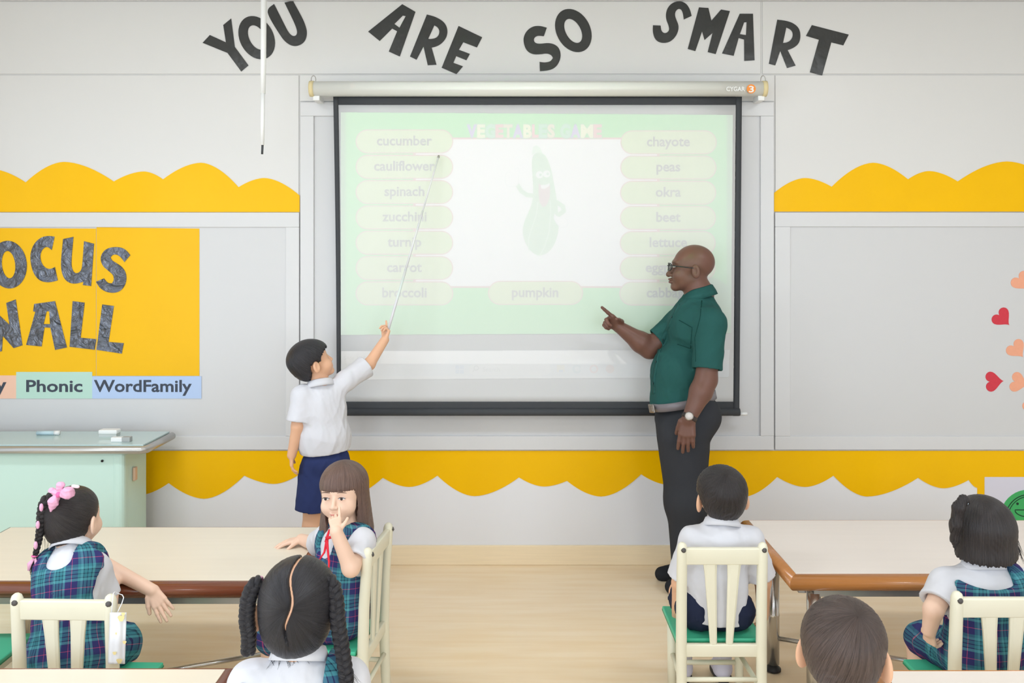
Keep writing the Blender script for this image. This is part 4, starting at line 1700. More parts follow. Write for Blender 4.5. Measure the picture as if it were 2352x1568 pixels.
def hair_mesh(name, O, R, sc, m, parent, base, build, h=.003, mode='crown', crown=(0, -.045, .1), amp=.0011, nclump=70, rel=1):
    """build(Shape) in head-local units; strands radiate from the crown ('crown'), or hang ('fall')"""
    s = Shape()
    build(s)
    cr = nrm(np.array(crown) - np.array((0, -.012, .02)))
    ux = nrm(np.cross((0, 1, 0), cr))
    uy = np.cross(cr, ux)

    def coords(x, y, z):
        px, py, pz = x, y + .012, z - .02
        if mode == 'crown':
            a = px * cr[0] + py * cr[1] + pz * cr[2]
            b = px * ux[0] + py * ux[1] + pz * ux[2]
            c = px * uy[0] + py * uy[1] + pz * uy[2]
            ph = np.arctan2(b, c)
            th = np.arctan2(np.sqrt(b * b + c * c), a)
            return ph, th
        ph = np.arctan2(px, py)
        return ph, z * 8

    def clump(X, Y, Z, v):
        out = v.copy()
        mm = np.abs(v) < .02
        ph, th = coords(X[mm], Y[mm], Z[mm])
        w = ph + .12 * np.sin(th * 4 + ph * 3)
        g = np.abs(np.sin(w * nclump / 2 + 2 * np.sin(ph * 7))) + .6 * np.abs(np.sin(w * nclump * .83 + 1.7 * np.sin(ph * 5 + 1)))
        fade = np.clip(th * 1.6, 0, 1) if mode == 'crown' else 1.0
        out[mm] -= amp * (g - .8) * fade
        return out
    s.fn(clump)
    V, Fq = s.mesh(h)
    V = relax(V, Fq, rel, .4)
    ph, th = coords(V[:, 0], V[:, 1], V[:, 2])
    at = np.stack([np.cos(ph) * 42, np.sin(ph) * 42, th * 1.3], 1)
    Wd = O + (V * sc) @ R.T
    return mesh_from(name, Wd, Fq, m, parent, base, {'strand': at})


def az_cut(tab, jag=.0, seed=0):
    """cuts hair off below a hairline height given over the azimuth from the face"""
    ta = np.array([q[0] for q in tab])
    tz = np.array([q[1] for q in tab])

    def f(X, Y, Z, v):
        a = np.arctan2(np.abs(X), Y + .012)
        zz = np.interp(a, ta, tz)
        if jag:
            ph = np.arctan2(X, Y + .012)
            zz = zz + jag * (np.sin(ph * 61 + seed) + np.sin(ph * 97 + 2 * seed) + .7 * np.sin(ph * 23 + seed))
        return np.maximum(v, (zz - Z) * .8)
    return f


def braid(name, path, r0, r1, turns, m, parent, base, n=72, loose=0.0, asp=(0.0, 1.0, 0.0)):
    """three-strand plait along a path of points"""
    pts = [np.array(p, float) for p in path]
    seg = np.cumsum([0] + [np.linalg.norm(b - a) for a, b in zip(pts[:-1], pts[1:])])
    f = np.linspace(0, seg[-1], n)
    C = np.stack([np.interp(f, seg, [p[i] for p in pts]) for i in range(3)], 1)
    for _ in range(6):
        C[1:-1] = C[1:-1] * .5 + .25 * (C[2:] + C[:-2])
    parts, at = [], []
    for k in range(3):
        S_, rr = [], []
        for i in range(n):
            t = nrm(C[min(i + 1, n - 1)] - C[max(i - 1, 0)])
            dv = np.array(asp)
            dv = nrm(dv - t * dv.dot(t))
            sv = np.cross(t, dv)
            r = r0 + (r1 - r0) * i / (n - 1)
            a = 2 * math.pi * turns * i / n + 2 * math.pi * k / 3
            S_.append(C[i] + sv * r * .72 * math.sin(a) + dv * r * .5 * math.sin(2 * a) - np.array(base))
            rr.append(r * .55 * (1 + .22 * math.cos(2 * a)))
        rr[0] *= .7
        rr[-1] *= .6
        parts.append(tube_data(S_, rr, 10))
        for i in range(n):
            for q in range(10):
                at.append((math.cos(q * .628) * 5 + k * 7, math.sin(q * .628) * 5, i * .35))
    V, Fc = join_data(parts)
    o = data_obj(name, (V, Fc), m, parent, True)
    a = o.data.attributes.new('strand', 'FLOAT_VECTOR', 'POINT')
    a.data.foreach_set('vector', np.array(at, np.float32).reshape(-1))
    return o


def tuft(name, strands, m, parent, base, r=.0012, n=5):
    """a lock of loose hair: list of point lists"""
    parts, at = [], []
    for i, st in enumerate(strands):
        st = [np.array(p) - np.array(base) for p in st]
        rr = [r * (1 - .85 * (j / (len(st) - 1)) ** 2) for j in range(len(st))]
        parts.append(tube_data(st, rr, n))
        for j in range(len(st)):
            for q in range(n):
                at.append((i * 1.7, q * .2, j * .2))
    o = data_obj(name, join_data(parts), m, parent, True)
    a = o.data.attributes.new('strand', 'FLOAT_VECTOR', 'POINT')
    a.data.foreach_set('vector', np.array(at, np.float32).reshape(-1))
    o['kind'] = 'stuff'
    return o


def eyes(O, R, sc, parent, base, adult=False, iris=(46, 34, 30)):
    T = lambda *v: O + R @ (np.array(v, float) * sc) - np.array(base)
    M_EYE = mat('eye_white', (238, 234, 232), .25, .5)
    M_IRIS = mat('dark_iris', iris, .15, .5)
    M_LASH = mat('dark_lash', (66, 50, 46), .6, .2)
    ey = .088 if adult else .0765
    ex = .032 if adult else .029
    ez = .006 if adult else .0
    for q in (-1, 1):
        s = Shape()
        s.ell((0, 0, 0), (.0125, .0085, .0047), None, 0)
        V, Fq = s.mesh(.0012)
        Wd = O + ((V + np.array((q * ex, ey, ez))) * sc) @ R.T
        e = mesh_from('eyeball', Wd, Fq, M_EYE, parent, base)
        V, Fc = tube_data([T(q * ex - .001, ey + .0072, ez), T(q * ex - .001, ey + .0092, ez)], [.0049 * sc, .0038 * sc], 16)
        data_obj('iris', (V, Fc), M_IRIS, e)
        lash = [T(q * ex + u * .0145, ey + .0075 - .006 * u * u, ez + .0047 - .005 * u * u) for u in np.linspace(-1, 1, 9)]
        data_obj('lash_line', tube_data(lash, [.0005, .0009, .0013, .0015, .0016, .0015, .0013, .0009, .0005], 6), M_LASH, e)
        brow = [T(q * ex + u * .018, ey + .007 - .007 * u * u, ez + .0225 - .004 * u * u) for u in np.linspace(-1, 1, 9)]
        data_obj('eyebrow', tube_data(brow, [.0006, .0011, .0014, .0015, .0015, .0014, .0012, .0009, .0005], 6), mat('brow_hair', (98, 76, 68), .7, .2), parent)


def collar(parent, base, c, R, rx_, ry_, hgt, m, flare=.012, gap=.35, th=.004):
    """turned-down shirt collar around the neck; opening at the front"""
    V, Fc = [], []
    n = 40
    prof = [(0, 0), (.002, hgt * .55), (.004, hgt), (.004 + flare * .4, hgt * .9), (.004 + flare, hgt * .25), (.004 + flare * 1.25, -hgt * .25)]
    for i in range(n + 1):
        a = gap + (2 * math.pi - 2 * gap) * i / n
        fr = math.cos(a)
        for (o_, z) in prof:
            dip = -.022 * max(0, fr) ** 2 + .004 * max(0, -fr)
            q = np.array(((rx_ + o_) * math.sin(a), (ry_ + o_) * fr, z + dip))
            V.append(c + R @ q - np.array(base))
    k = len(prof)
    for i in range(n):
        for j in range(k - 1):
            Fc.append((i * k + j, (i + 1) * k + j, (i + 1) * k + j + 1, i * k + j + 1))
    o = data_obj('collar', (V, Fc), m, parent, True)
    md = o.modifiers.new('t', 'SOLIDIFY')
    md.thickness = th
    md.offset = 0
    return o


def cloth_attr(V, c, R, rad):
    L_ = (V - c) @ R
    return np.stack([np.arctan2(L_[:, 0], L_[:, 1]) * rad, L_[:, 1], L_[:, 2]], 1)

# ------------------------------------------------------------------ children


def kid(label, O, hR, hsc, nb, hc, right, arms, legs, skin, base, outfit='boy', hands=None, fine_hands=('l', 'r'), shorts=M_NAVYD, torso_w=1.0, shirt_seed=1, sleeve=.72, socks=True, sleeve_r=(.046, .053), hem_z=-.06, shirt_k=1.0, head_h=.0024, nk=(.07, .085), waist=.0, ears=1.0, strap=(.064, .021), hipw=.098, armhole=1.0, lap=(.066, .072), short=(.066, .07, .7)):
    """arms/legs: dict side -> joints;  hands: dict side -> kwargs for hand_shape"""
    base = np.array(base, float)
    root = thing('person', label, 'person', tuple(base))
    up = nrm(nb - hc)
    rt = nrm(np.array(right, float) - up * np.dot(right, up))
    fw = np.cross(up, rt)
    TR = np.stack([rt, fw, up], 1)
    Lt = np.linalg.norm(nb - hc)
    tp = lambda x, y, z: hc + rt * x + fw * y + up * z
    s = Shape()
    w = torso_w
    s.ell(tp(0, 0, Lt * .02), (.088 * w, .074, .08), TR, .03)
    s.ell(tp(0, .006, Lt * .38), (.082 * w, .07, .1), TR, .03)
    s.ell(tp(0, .0, Lt * .72), (.088 * w, .066, .09), TR, .03)
    T = head_shape(s, O, hR, hsc, False, nb, .036, ears)
    s.cap(tp(0, 0, Lt * .85), nb, .05, .04, .03)
    fine = []
    e = np.array((.112, .112, .112)) * hsc
    fine.append((O - e - np.array((0, 0, .012)), O + e, head_h))
    for q, J in arms.items():
        s.cap(tp(0, 0, Lt * .86), J[0], .04, .036, .03)
        s.chain(J, [.037, .029, .021], .012)
        hk = dict((hands or {}).get(q, {}))
        if hk:
            s2 = hk.pop('sc', .95)
            hand_shape(s, J[2], sc=s2, **hk)
            if q in fine_hands:
                d = nrm(hk['d'])
                c = J[2] + d * .055 * s2
                ee = np.array((.085, .085, .085)) * s2
                fine.append((c - ee, c + ee, .0019))
    for q, J in legs.items():
        s.chain(J[:3], [.062, .047, .031], .02)
        if len(J) > 3:
            s.cap(J[2], J[3], .028, .024, .015)
    V, Fq = multi_mesh(s, .0055, fine)
    mesh_from('body', V, Fq, skin, root, base)

    # shirt
    sh = Shape()
    g = .012
    sh.ell(tp(0, 0, hem_z + .06), (.094 * w + g, .080 + g, .16), TR, .03)
    sh.ell(tp(0, .004, Lt * .38), (.088 * w + g * 1.1, .078 + g, .12), TR, .04)
    sh.ell(tp(0, -.002, Lt * .72), (.09 * w + g, .07 + g, .095), TR, .04)
    sh.cap(tp(0, 0, Lt * .82), nb - up * .012, .06, .05, .03)
    for q, J in arms.items():
        sh.cap(tp(0, 0, Lt * .80), J[0], .055, sleeve_r[0], .035)
    sh.fn(wrinkle(shirt_seed, .0042 * shirt_k, 42, (1, 1, .35)))
    sh.fn(wrinkle(shirt_seed + 50, .0016 * shirt_k, 110, (1, 1, .6)))
    sh.cut(tp(0, 0, hem_z), -up)
    for q, J in arms.items():
        dv = nrm(J[1] - J[0])
        en = J[0] + (J[1] - J[0]) * (sleeve + .06)
        sl = Shape()
        sl.cap(J[0], en + dv * .03, sleeve_r[0], sleeve_r[1], .02)
        sl.fn(wrinkle(shirt_seed + 20, .003 * shirt_k, 55))
        sl.cut(en, dv)
        sl.cap(en - dv * .03, en + dv * .03, .034, .040, .006, True)
        sh.add(sl, .022)
    sh.cap(nb, nb + up * .06 + fw * .01, .040, .046, .006, True)
    V, Fq = sh.mesh(.0045)
    V = relax(V, Fq, 1, .4)
    mesh_from('shirt', V, Fq, M_SHIRT, root, base)
    NR = np.stack([rt, nrm(fw - up * .25), nrm(up + fw * .25)], 1)
    collar(root, base, nb + up * .001 - fw * .002, NR, .047, .046, .026, M_SHIRT)

    ctx = dict(root=root, base=base, tp=tp, TR=TR, Lt=Lt, up=up, rt=rt, fw=fw, hc=hc, nb=nb, T=T, O=O, R=hR, sc=hsc, arms=arms, legs=legs)
    # lower garment
    if outfit == 'boy':
        p = Shape()
        p.ell(tp(0, 0, waist), (hipw * w, .085, .08), TR, .02)
        for q, J in legs.items():
            e2 = J[0] + (J[1] - J[0]) * (short[2] + .12)
            p.cap(J[0], e2, short[0], short[1], .02)
        p.fn(wrinkle(shirt_seed + 9, .005, 60, (1, 1, .35)))
        for q, J in legs.items():
            dv = nrm(J[1] - J[0])
            e2 = J[0] + (J[1] - J[0]) * short[2]

            def lcut(X, Y, Z, v, en=e2, dv=dv):
                a = (X - en[0]) * dv[0] + (Y - en[1]) * dv[1] + (Z - en[2]) * dv[2]
                dd = np.sqrt((X - en[0]) ** 2 + (Y - en[1]) ** 2 + (Z - en[2]) ** 2)
                return np.where(dd < .15, np.maximum(v, a), v)
            p.fn(lcut)
            p.cap(e2 - dv * .03, e2 + dv * .03, short[1] * .86, short[1] * .9, .004, True)
        V, Fq = p.mesh(.005)
        mesh_from('shorts', relax(V, Fq, 1), Fq, shorts, root, base)
    else:
        p = Shape()
        gg = .021
        p.ell(tp(0, .0, Lt * .02), (.094 * w + gg, .082 + gg, .1), TR, .03)
        p.ell(tp(0, .004, Lt * .36), (.089 * w + gg, .078 + gg, .125), TR, .04)
        p.ell(tp(0, -.002, Lt * .72), (.092 * w + gg, .07 + gg, .1), TR, .04)
        p.cap(tp(-.055, 0, Lt * .86), tp(.055, 0, Lt * .86), .062, .062, .03)
        for q, J in arms.items():
            p.cap(tp(0, 0, Lt * .80), J[0], .064, sleeve_r[0] + .008, .035)
        st = Shape()
        st.ops = list(p.ops)

        def strapcut(X, Y, Z, v):
            x, y, z = X - hc[0], Y - hc[1], Z - hc[2]
            b_ = x * rt[0] + y * rt[1] + z * rt[2]
            u_ = x * up[0] + y * up[1] + z * up[2]
            bb = np.abs(b_) if len(strap) < 3 else b_ * strap[2]
            return np.maximum(np.maximum(v, np.abs(bb - strap[0]) - strap[1]), Lt * .5 - u_)
        for q, J in legs.items():
            p.cap(J[0], J[0] + (J[1] - J[0]) * .95, lap[0], lap[1], .05)
        p.fn(wrinkle(shirt_seed + 4, .005, 45, (1, 1, .4)))
        # neckline and armholes, then the straps over the shoulders
        p.ell(nb, (nk[0], .2, nk[1]), TR, .01, True)
        for q, J in arms.items():
            sgn = 1 if np.dot(J[0] - hc, rt) > 0 else -1
            a0 = J[0] + up * .03 + rt * sgn * .012
            p.cap(a0, a0 - up * .10 + rt * sgn * .012, .05 * armhole, .046 * armhole, .012, True)
            p.cap(J[0] + rt * sgn * .01, J[0] + (J[1] - J[0]) * .5, .052, .055, .012, True)
        st.fn(strapcut)
        p.add(st, .004)
        V, Fq = p.mesh(.0045)
        V = relax(V, Fq, 1, .4)
        mesh_from('pinafore_dress', V, Fq, M_PLAID, root, base, {'cloth': cloth_attr(V, hc, TR, .11)})
    # socks and shoes
    if socks:
        for q, J in legs.items():
            if len(J) > 3:
                k = Shape()
                a = J[2] + (J[1] - J[2]) * .28
                k.cap(a, J[2], .036, .034, .01)
                k.cap(J[2] - np.array((0, 0, .0)), J[3], .033, .028, .015)
                k.fn(lambda X, Y, Z, v: np.maximum(v, .008 - Z))
                V, Fq = k.mesh(.004)
                so = mesh_from('sock', V, Fq, M_SOCK, root, base)
                k = Shape()
                dn = np.array((0, 0, -.022))
                k.cap(J[2] + dn - nrm(J[3] - J[2]) * .01, J[3] + dn * .6, .034, .030, .01)
                k.fn(lambda X, Y, Z, v: np.maximum(np.maximum(v, .001 - Z), Z - .03))
                V, Fq = k.mesh(.004)
                mesh_from('shoe', V, Fq, M_SHOE, root, base)
    return ctx


def boy_hair(ctx, m, crown=(0, -.05, .1), thick=0.0, seed=0, hl=None, amp=.0013, back=0, earcut=1.0):
    def b(s):
        s.ell((0, -.014, .032), (.0855 + thick, .0995 + thick, .083 + thick), None, 0)
        s.ell((0, -.026 - back, -.008), (.0725 + thick, .077, .072), None, .02)
        s.ell((0, .03, .04), (.068, .06, .05), None, .02)
        s.fn(az_cut(hl or HL, .0035, seed))
        for q in (-1, 1):
            s.ell((q * .084, -.008, -.018), (.022 * earcut, .026 * earcut, .034 * earcut), None, .006, True)
    return hair_mesh('hair', ctx['O'], ctx['R'], ctx['sc'], m, ctx['root'], ctx['base'], b, .0026, 'crown', crown, amp, 52)


def seated_legs(hc, rt, fw, seat_z=.303, spread=.06, reach=.25, foot_y=.0, kz=.335, hipx=.05):
    L_ = {}
    for q, sg in (('r', 1), ('l', -1)):
        hip = hc + rt * sg * hipx + np.array((0, 0, -.012))
        kn = hc + rt * sg * spread + fw * reach
        kn[2] = kz
        an = kn - fw * .015 + rt * sg * .0
        an[2] = .055
        to = an + fw * .085
        to[2] = .03
        L_[q] = [hip, kn, an, to]
    return L_


X = np.array((1.0, 0, 0))
Yv = np.array((0, 1.0, 0))
Zv = np.array((0, 0, 1.0))

# ---- seated boy in front of the teacher
hc = np.array((.708, 3.09, .380))
O = P(1656, 1140, 3.135)
nb = P(1657, 1206, 3.11)
arms = {'l': [P(1592, 1240, 3.10), P(1562, 1338, 3.13), P(1556, 1420, 3.20)], 'r': [P(1722, 1240, 3.10), P(1752, 1335, 3.13), P(1752, 1415, 3.20)]}
hands = {'l': dict(d=(0, .5, -.8), palm=(1, 0, 0), thumb_side=(0, 1, .3), sc=.9), 'r': dict(d=(0, .5, -.8), palm=(-1, 0, 0), thumb_side=(0, 1, .3), sc=.9)}
c = kid('boy in white shirt and navy shorts seated with his back turned, facing the teacher', O, rot_basis(3, 8, -2), 1.0, nb, hc, X, arms, seated_legs(hc, X, Yv, reach=.24, spread=.075, hipx=.068), M_SKIN2, (.708, 3.105, 0), 'boy', hands, (), shirt_seed=3, hem_z=-.045, ears=1.6, hipw=.118, short=(.07, .07, .7), sleeve=.8, sleeve_r=(.047, .056))
boy_hair(c, H_BLACK2, (.0, -.05, .095), .003, 1, earcut=1.15, amp=.002)

# ---- boy at the front right, brown hair
hc = np.array((.70, 1.84, .39))
O = P(1939, 1492, 1.9)
nb = P(1936, 1612, 1.87)
arms = {'l': [nb + np.array((-.115, 0, -.05)), nb + np.array((-.14, .03, -.2)), nb + np.array((-.11, .15, -.26))], 'r': [nb + np.array((.115, 0, -.05)), nb + np.array((.14, .03, -.2)), nb + np.array((.11, .15, -.26))]}
hands = {'l': dict(d=(.2, 1, -.2), palm=(0, 0, -1), thumb_side=(1, 0, 0)), 'r': dict(d=(-.2, 1, -.2), palm=(0, 0, -1), thumb_side=(-1, 0, 0))}
c = kid('boy with brown hair and big ears seated beside the end of the pale table', O, rot_basis(-25, 4, 0), 1.0, nb, hc, X, arms, seated_legs(hc, X, Yv), M_SKIN2, (.70, 1.84, 0), 'boy', hands, (), shirt_seed=5, ears=1.8)
boy_hair(c, H_DKBRN, (.03, -.045, .1), .003, 4, amp=.0017, earcut=1.35)

# ---- boy at the screen with the pointer
hc = P(750, 1072, 4.1)
O = P(718, 832, 4.08)
nb = P(736, 886, 4.08)
arms = {'l': [P(694, 908, 4.04), P(684, 978, 4.02), P(670, 1045, 4.03)], 'r': [P(797, 872, 4.13), P(848, 836, 4.2), P(884, 780, 4.26)]}
hands = {'l': dict(d=(-.05, .1, -1), palm=(1, .3, 0), thumb_side=(.5, 1, 0), sc=.95, curls=(.25, .3, .3, .35)),
         'r': dict(d=nrm(P(894, 744, 4.28) - P(884, 780, 4.26)), palm=(-.8, -.5, .3), thumb_side=(-.6, .6, .3), sc=.95, curls=(.12, .9, 1.0, 1.0), thumb=(.35, .3))}
rgt = nrm(P(800, 885, 4.13) - P(694, 902, 4.04))
lg = {'l': [P(726, 1085, 4.1), P(719, 1210, 4.09), P(722, 1345, 4.1), P(730, 1360, 4.19)], 'r': [P(773, 1085, 4.12), P(778, 1210, 4.13), P(779, 1345, 4.14), P(790, 1360, 4.23)]}
for J in lg.values():
    J[2][2] = .065
    J[3][2] = .03
SB = kid('boy in white shirt and navy shorts standing and pointing at the screen', O, rot_basis(-58, 24, -3), .97, nb, hc, rgt, arms, lg, M_SKIN2, (P(750, 0, 4.1)[0], 4.1, 0), 'boy', hands, ('l', 'r'), shorts=M_NAVY, shirt_seed=8, torso_w=1.15, sleeve=.8, sleeve_r=(.048, .058), hem_z=.075, shirt_k=1.1, short=(.08, .09, .68), waist=.03)
boy_hair(SB, H_BLACK, (0, -.055, .095), .004, 2)

# ---- girl with the ponytail plait and pink bow
hc = np.array((-1.375, 2.66, .392))
O = P(170, 1190, 2.82)
nb = P(166, 1262, 2.78)
arms = {'r': [P(214, 1308, 2.78), P(246, 1412, 2.80), P(262, 1322, 3.0)], 'l': [P(116, 1306, 2.82), P(222, 1288, 3.035), P(350, 1356, 2.965)]}
hands = {'l': dict(d=nrm(P(388, 1428, 2.93) - P(350, 1362, 2.965)), palm=(-.2, .9, -.2), thumb_side=(-.8, 0, -.5), sc=1.05, curls=(.1, .06, .08, .12), thumb=(.5, .15), spread=.1),
         'r': dict(d=(-1, .2, -.1), palm=(0, 0, -1), thumb_side=(0, 1, 0), sc=.95)}
PG = kid('girl in tartan pinafore with a plaited ponytail and pink bow', O, rot_basis(-10, 2, 0), 1.0, nb, hc, nrm((1, -.12, 0)), arms, seated_legs(hc, X, Yv, reach=.24), M_SKIN, (-1.375, 2.66, 0), 'girl', hands, ('l',), shirt_seed=11, sleeve=.55, sleeve_r=(.05, .062), nk=(.062, .07), armhole=1.3)

# ---- girl with long brown hair, turned to the room
hc = np.array((-.615, 3.04, .39))
O = P(787, 1131, 3.06)
nb = P(796, 1212, 3.05)
arms = {'l': [P(832, 1244, 2.99), P(806, 1304, 2.885), P(772, 1221, 2.875)], 'r': [P(752, 1234, 3.13), P(728, 1250, 3.3), P(692, 1238, 3.38)]}
hands = {'l': dict(d=nrm(P(767, 1164, 2.905) - P(772, 1221, 2.875)), palm=(-.35, 1, 0), thumb_side=(1, 0, .2), sc=.8, curls=(.1, .9, 1.0, 1.0), thumb=(.75, .0)),
         'r': dict(d=nrm((-.85, -.15, -.12)), palm=(0, 0, -1), thumb_side=(0, -1, 0), sc=.95, curls=(.14, .12, .12, .14), spread=.12)}
rgt = nrm(np.array((-.67, .74, 0)))
fwl = nrm(np.array((-.9, -.1, 0)))
lgs = seated_legs(hc, nrm(np.array((-.1, .9, 0))), fwl, reach=.22)
LG = kid('girl with long brown hair and fringe touching her nose, a red ribbon at her collar', O, rot_basis(169, 0, 3), 1.0, nb, hc, rgt, arms, lgs, M_SKIN, (-.615, 3.04, 0), 'girl', hands, ('l', 'r'), shirt_seed=14, sleeve=.7, sleeve_r=(.045, .052), head_h=.0018, ears=.0, nk=(.06, .1))

# ---- girl with two plaits
hc = np.array((-.50, 1.94, .39))
O = P(687, 1396, 2.0)
nb = P(688, 1510, 1.98)
arms = {'l': [P(578, 1570, 1.98), P(560, 1700, 2.02), P(600, 1760, 2.12)], 'r': [P(796, 1566, 1.98), P(812, 1700, 2.02), P(770, 1760, 2.12)]}
hands = {'l': dict(d=(.3, 1, -.2), palm=(0, 0, -1), thumb_side=(1, 0, 0)), 'r': dict(d=(-.3, 1, -.2), palm=(0, 0, -1), thumb_side=(-1, 0, 0))}
BG = kid('girl in white shirt with two black plaits and a middle parting, her back turned', O, rot_basis(2, 6, 2), 1.14, nb, hc, X, arms, seated_legs(hc, X, Yv), M_SKIN2, (-.50, 1.94, 0), 'girl', hands, (), shirt_seed=17, sleeve_r=(.05, .056), nk=(.12, .10), strap=(.088, .02, 1))

# ---- girl with the black bob
hc = np.array((1.452, 2.70, .39))
O = P(2254, 1222, 2.73)
nb = P(2256, 1303, 2.71)
arms = {'l': [P(2172, 1342, 2.71), P(2144, 1400, 2.66), P(2134, 1448, 2.68)], 'r': [P(2342, 1342, 2.71), P(2362, 1432, 2.73), P(2340, 1465, 2.86)]}
hands = {'l': dict(d=(.18, .3, -.75), palm=(.8, .3, .2), thumb_side=(0, .3, 1), sc=.9, curls=(.6, .6, .6, .6)), 'r': dict(d=(-.5, .6, -.3), palm=(0, 0, -1), thumb_side=(-1, 0, 0), sc=.9)}
BB = kid('girl with a straight black bob and a tiny top ponytail, her back turned', O, rot_basis(-6, 2, -2), 1.06, nb, hc, X, arms, seated_legs(hc, X, Yv, spread=.085, kz=.33), M_SKIN, (1.452, 2.70, 0), 'girl', hands, ('l',), shirt_seed=21, sleeve=.68, sleeve_r=(.048, .056), torso_w=1.06, nk=(.11, .045), strap=(.086, .026, 1), lap=(.068, .06))
# ------------------------------------------------------------------ hair of the girls
# long straight hair with fringe


def b_long(s):
    s.ell((0, -.014, .031), (.081, .095, .077), None, 0)
    s.cap((0, -.03, .02), (0, -.045, -.14), .078, .086, .02)
    s.cap((.03, -.02, -.02), (.05, -.012, -.13), .048, .046, .02)
    s.cap((-.03, -.02, -.02), (-.048, -.005, -.115), .048, .036, .02)

    def f(X, Y, Z, v):
        # face opening below the fringe, fringe itself thin over the forehead
        fr = .022 + .0015 * np.sin(X * 900) + .001 * np.sin(X * 1700 + 1)
        face = np.maximum(np.abs(X + .002) - (.0605 - .10 * np.clip(-Z - .05, 0, .2)), -(Y - (.002 - .15 * np.clip(-Z - .06, 0, .1))))
        face = np.maximum(face, Z - fr)
        v = np.maximum(v, -face)
        hem = -.185 + .25 * np.clip(Y, -.1, .1) + .004 * np.sin(np.arctan2(X, Y) * 60) + .006 * np.sin(np.arctan2(X, Y) * 23)
        return np.maximum(v, hem - Z)
    s.fn(f)


hair_mesh('hair', LG['O'], LG['R'], LG['sc'], H_BROWN, LG['root'], LG['base'], b_long, .0026, 'fall', amp=.0012, nclump=90)
eyes(LG['O'], LG['R'], LG['sc'], LG['root'], LG['base'])
T = lambda c, *v: c['O'] + c['R'] @ (np.array(v, float) * c['sc']) - c['base']
lip = [T(LG, u * .016, .0845 - .006 * u * u, -.0545 - .0005 * u * u) for u in np.linspace(-1, 1, 9)]
data_obj('lips', tube_data(lip, [.001, .0025, .0036, .004, .0038, .004, .0036, .0025, .001], 8), mat('lip_pink', (214, 140, 130), .45, .3), LG['root'])
# red ribbon tied at the collar
nbl, fwL, rtL, upL = LG['nb'], LG['fw'], LG['rt'], LG['up']
rb = P(757, 1238, 2.955) - LG['base']


def ribbon_strip(name, pts, ws, m, parent, nrm_v, th=.002):
    V, Fc = [], []
    pts = [np.array(p, float) for p in pts]
    nv = nrm(nrm_v)
    for i, p in enumerate(pts):
        t = nrm(pts[min(i + 1, len(pts) - 1)] - pts[max(0, i - 1)])
        sd = nrm(np.cross(t, nv))
        V += [p + sd * ws[i] / 2, p - sd * ws[i] / 2]
    for i in range(len(pts) - 1):
        Fc.append((2 * i, 2 * i + 1, 2 * i + 3, 2 * i + 2))
    o = data_obj(name, (V, Fc), m, parent, True)
    md = o.modifiers.new('t', 'SOLIDIFY')
    md.thickness = th
    return o


PL = lambda px, py, d: P(px, py, d) - LG['base']
ribbon_strip('red_ribbon', [PL(757, 1216, 2.965), PL(752, 1232, 2.95), PL(750, 1245, 2.943)], [.006, .009, .014], M_REDR, LG['root'], (0, -1, 0), .003)
ribbon_strip('red_ribbon', [PL(749, 1236, 2.945), PL(757, 1234, 2.94), PL(765, 1231, 2.945)], [.012, .009, .012], M_REDR, LG['root'], (0, -1, 0), .003)
ribbon_strip('red_ribbon', [PL(751, 1240, 2.942), PL(753, 1262, 2.925), PL(756, 1290, 2.90), PL(755, 1316, 2.89)], [.010, .008, .007, .004], M_REDR, LG['root'], (0, -1, 0), .002)
ribbon_strip('red_ribbon', [PL(750, 1244, 2.942), PL(745, 1268, 2.925), PL(732, 1288, 2.91)], [.009, .007, .003], M_REDR, LG['root'], (0, -1, 0), .002)

# two plaits with a middle parting


def b_tied(part):
    def b(s):
        s.ell((0, -.013, .030), (.0760, .0912, .0775), None, 0)
        s.ell((0, -.03, -.012), (.069, .072, .068), None, .02)
        s.fn(az_cut([(0, .06), (.6, .055), (.95, .03), (1.2, -.005), (1.5, -.02), (1.62, -.015), (1.9, -.048), (2.5, -.068), (math.pi, -.076)], .0012, 3))
        for q in (-1, 1):
            s.ell((q * .083, -.004, -.02), (.022, .024, .034), None, .006, True)
        if part:
            def f(X, Y, Z, v):
                xx = X - .006 * np.sin(Z * 60 + Y * 20)
                return v + .012 * np.exp(-(xx / .0024) ** 2) * np.clip((Z + .035) * 25, 0, 1)
            s.fn(f)
    return b


hair_mesh('hair', BG['O'], BG['R'], BG['sc'], H_BLACK, BG['root'], BG['base'], b_tied(True), .0026, 'crown', (0, -.10, .05), .0009, 60)
PB_ = lambda px, py, d: P(px, py, d)
for path, tie in (([P(598, 1338, 1.985), P(582, 1345, 1.975), P(570, 1375, 1.965), P(566, 1420, 1.955), P(572, 1460, 1.95), P(570, 1500, 1.945)], P(598, 1339, 1.985)),
                  ([P(744, 1334, 1.985), P(762, 1338, 1.97), P(772, 1375, 1.955), P(776, 1430, 1.94), P(786, 1490, 1.93), P(794, 1545, 1.92), P(797, 1575, 1.92)], P(745, 1334, 1.985))):
    braid('plait', path, .0165, .0145, len(path) * .85, H_BLACK, BG['root'], BG['base'], 84)
    t_ = tie - BG['base']
    pts = [t_ + np.array((.0015 * math.cos(a), .011 * math.cos(a), .0125 * math.sin(a))) for a in np.linspace(0, 2 * math.pi, 20)]
    data_obj('hair_tie', tube_data(pts, .0038, 8, False), M_PINK, BG['root'])
rs = np.random.RandomState(2)
st = []
for i in range(22):
    a = P(792 + rs.uniform(-6, 6), 1520, 1.915)
    st.append([a, a + np.array((rs.uniform(0, .02), 0, -.02)), a + np.array((rs.uniform(-.005, .04), rs.uniform(-.01, .01), -.05))])
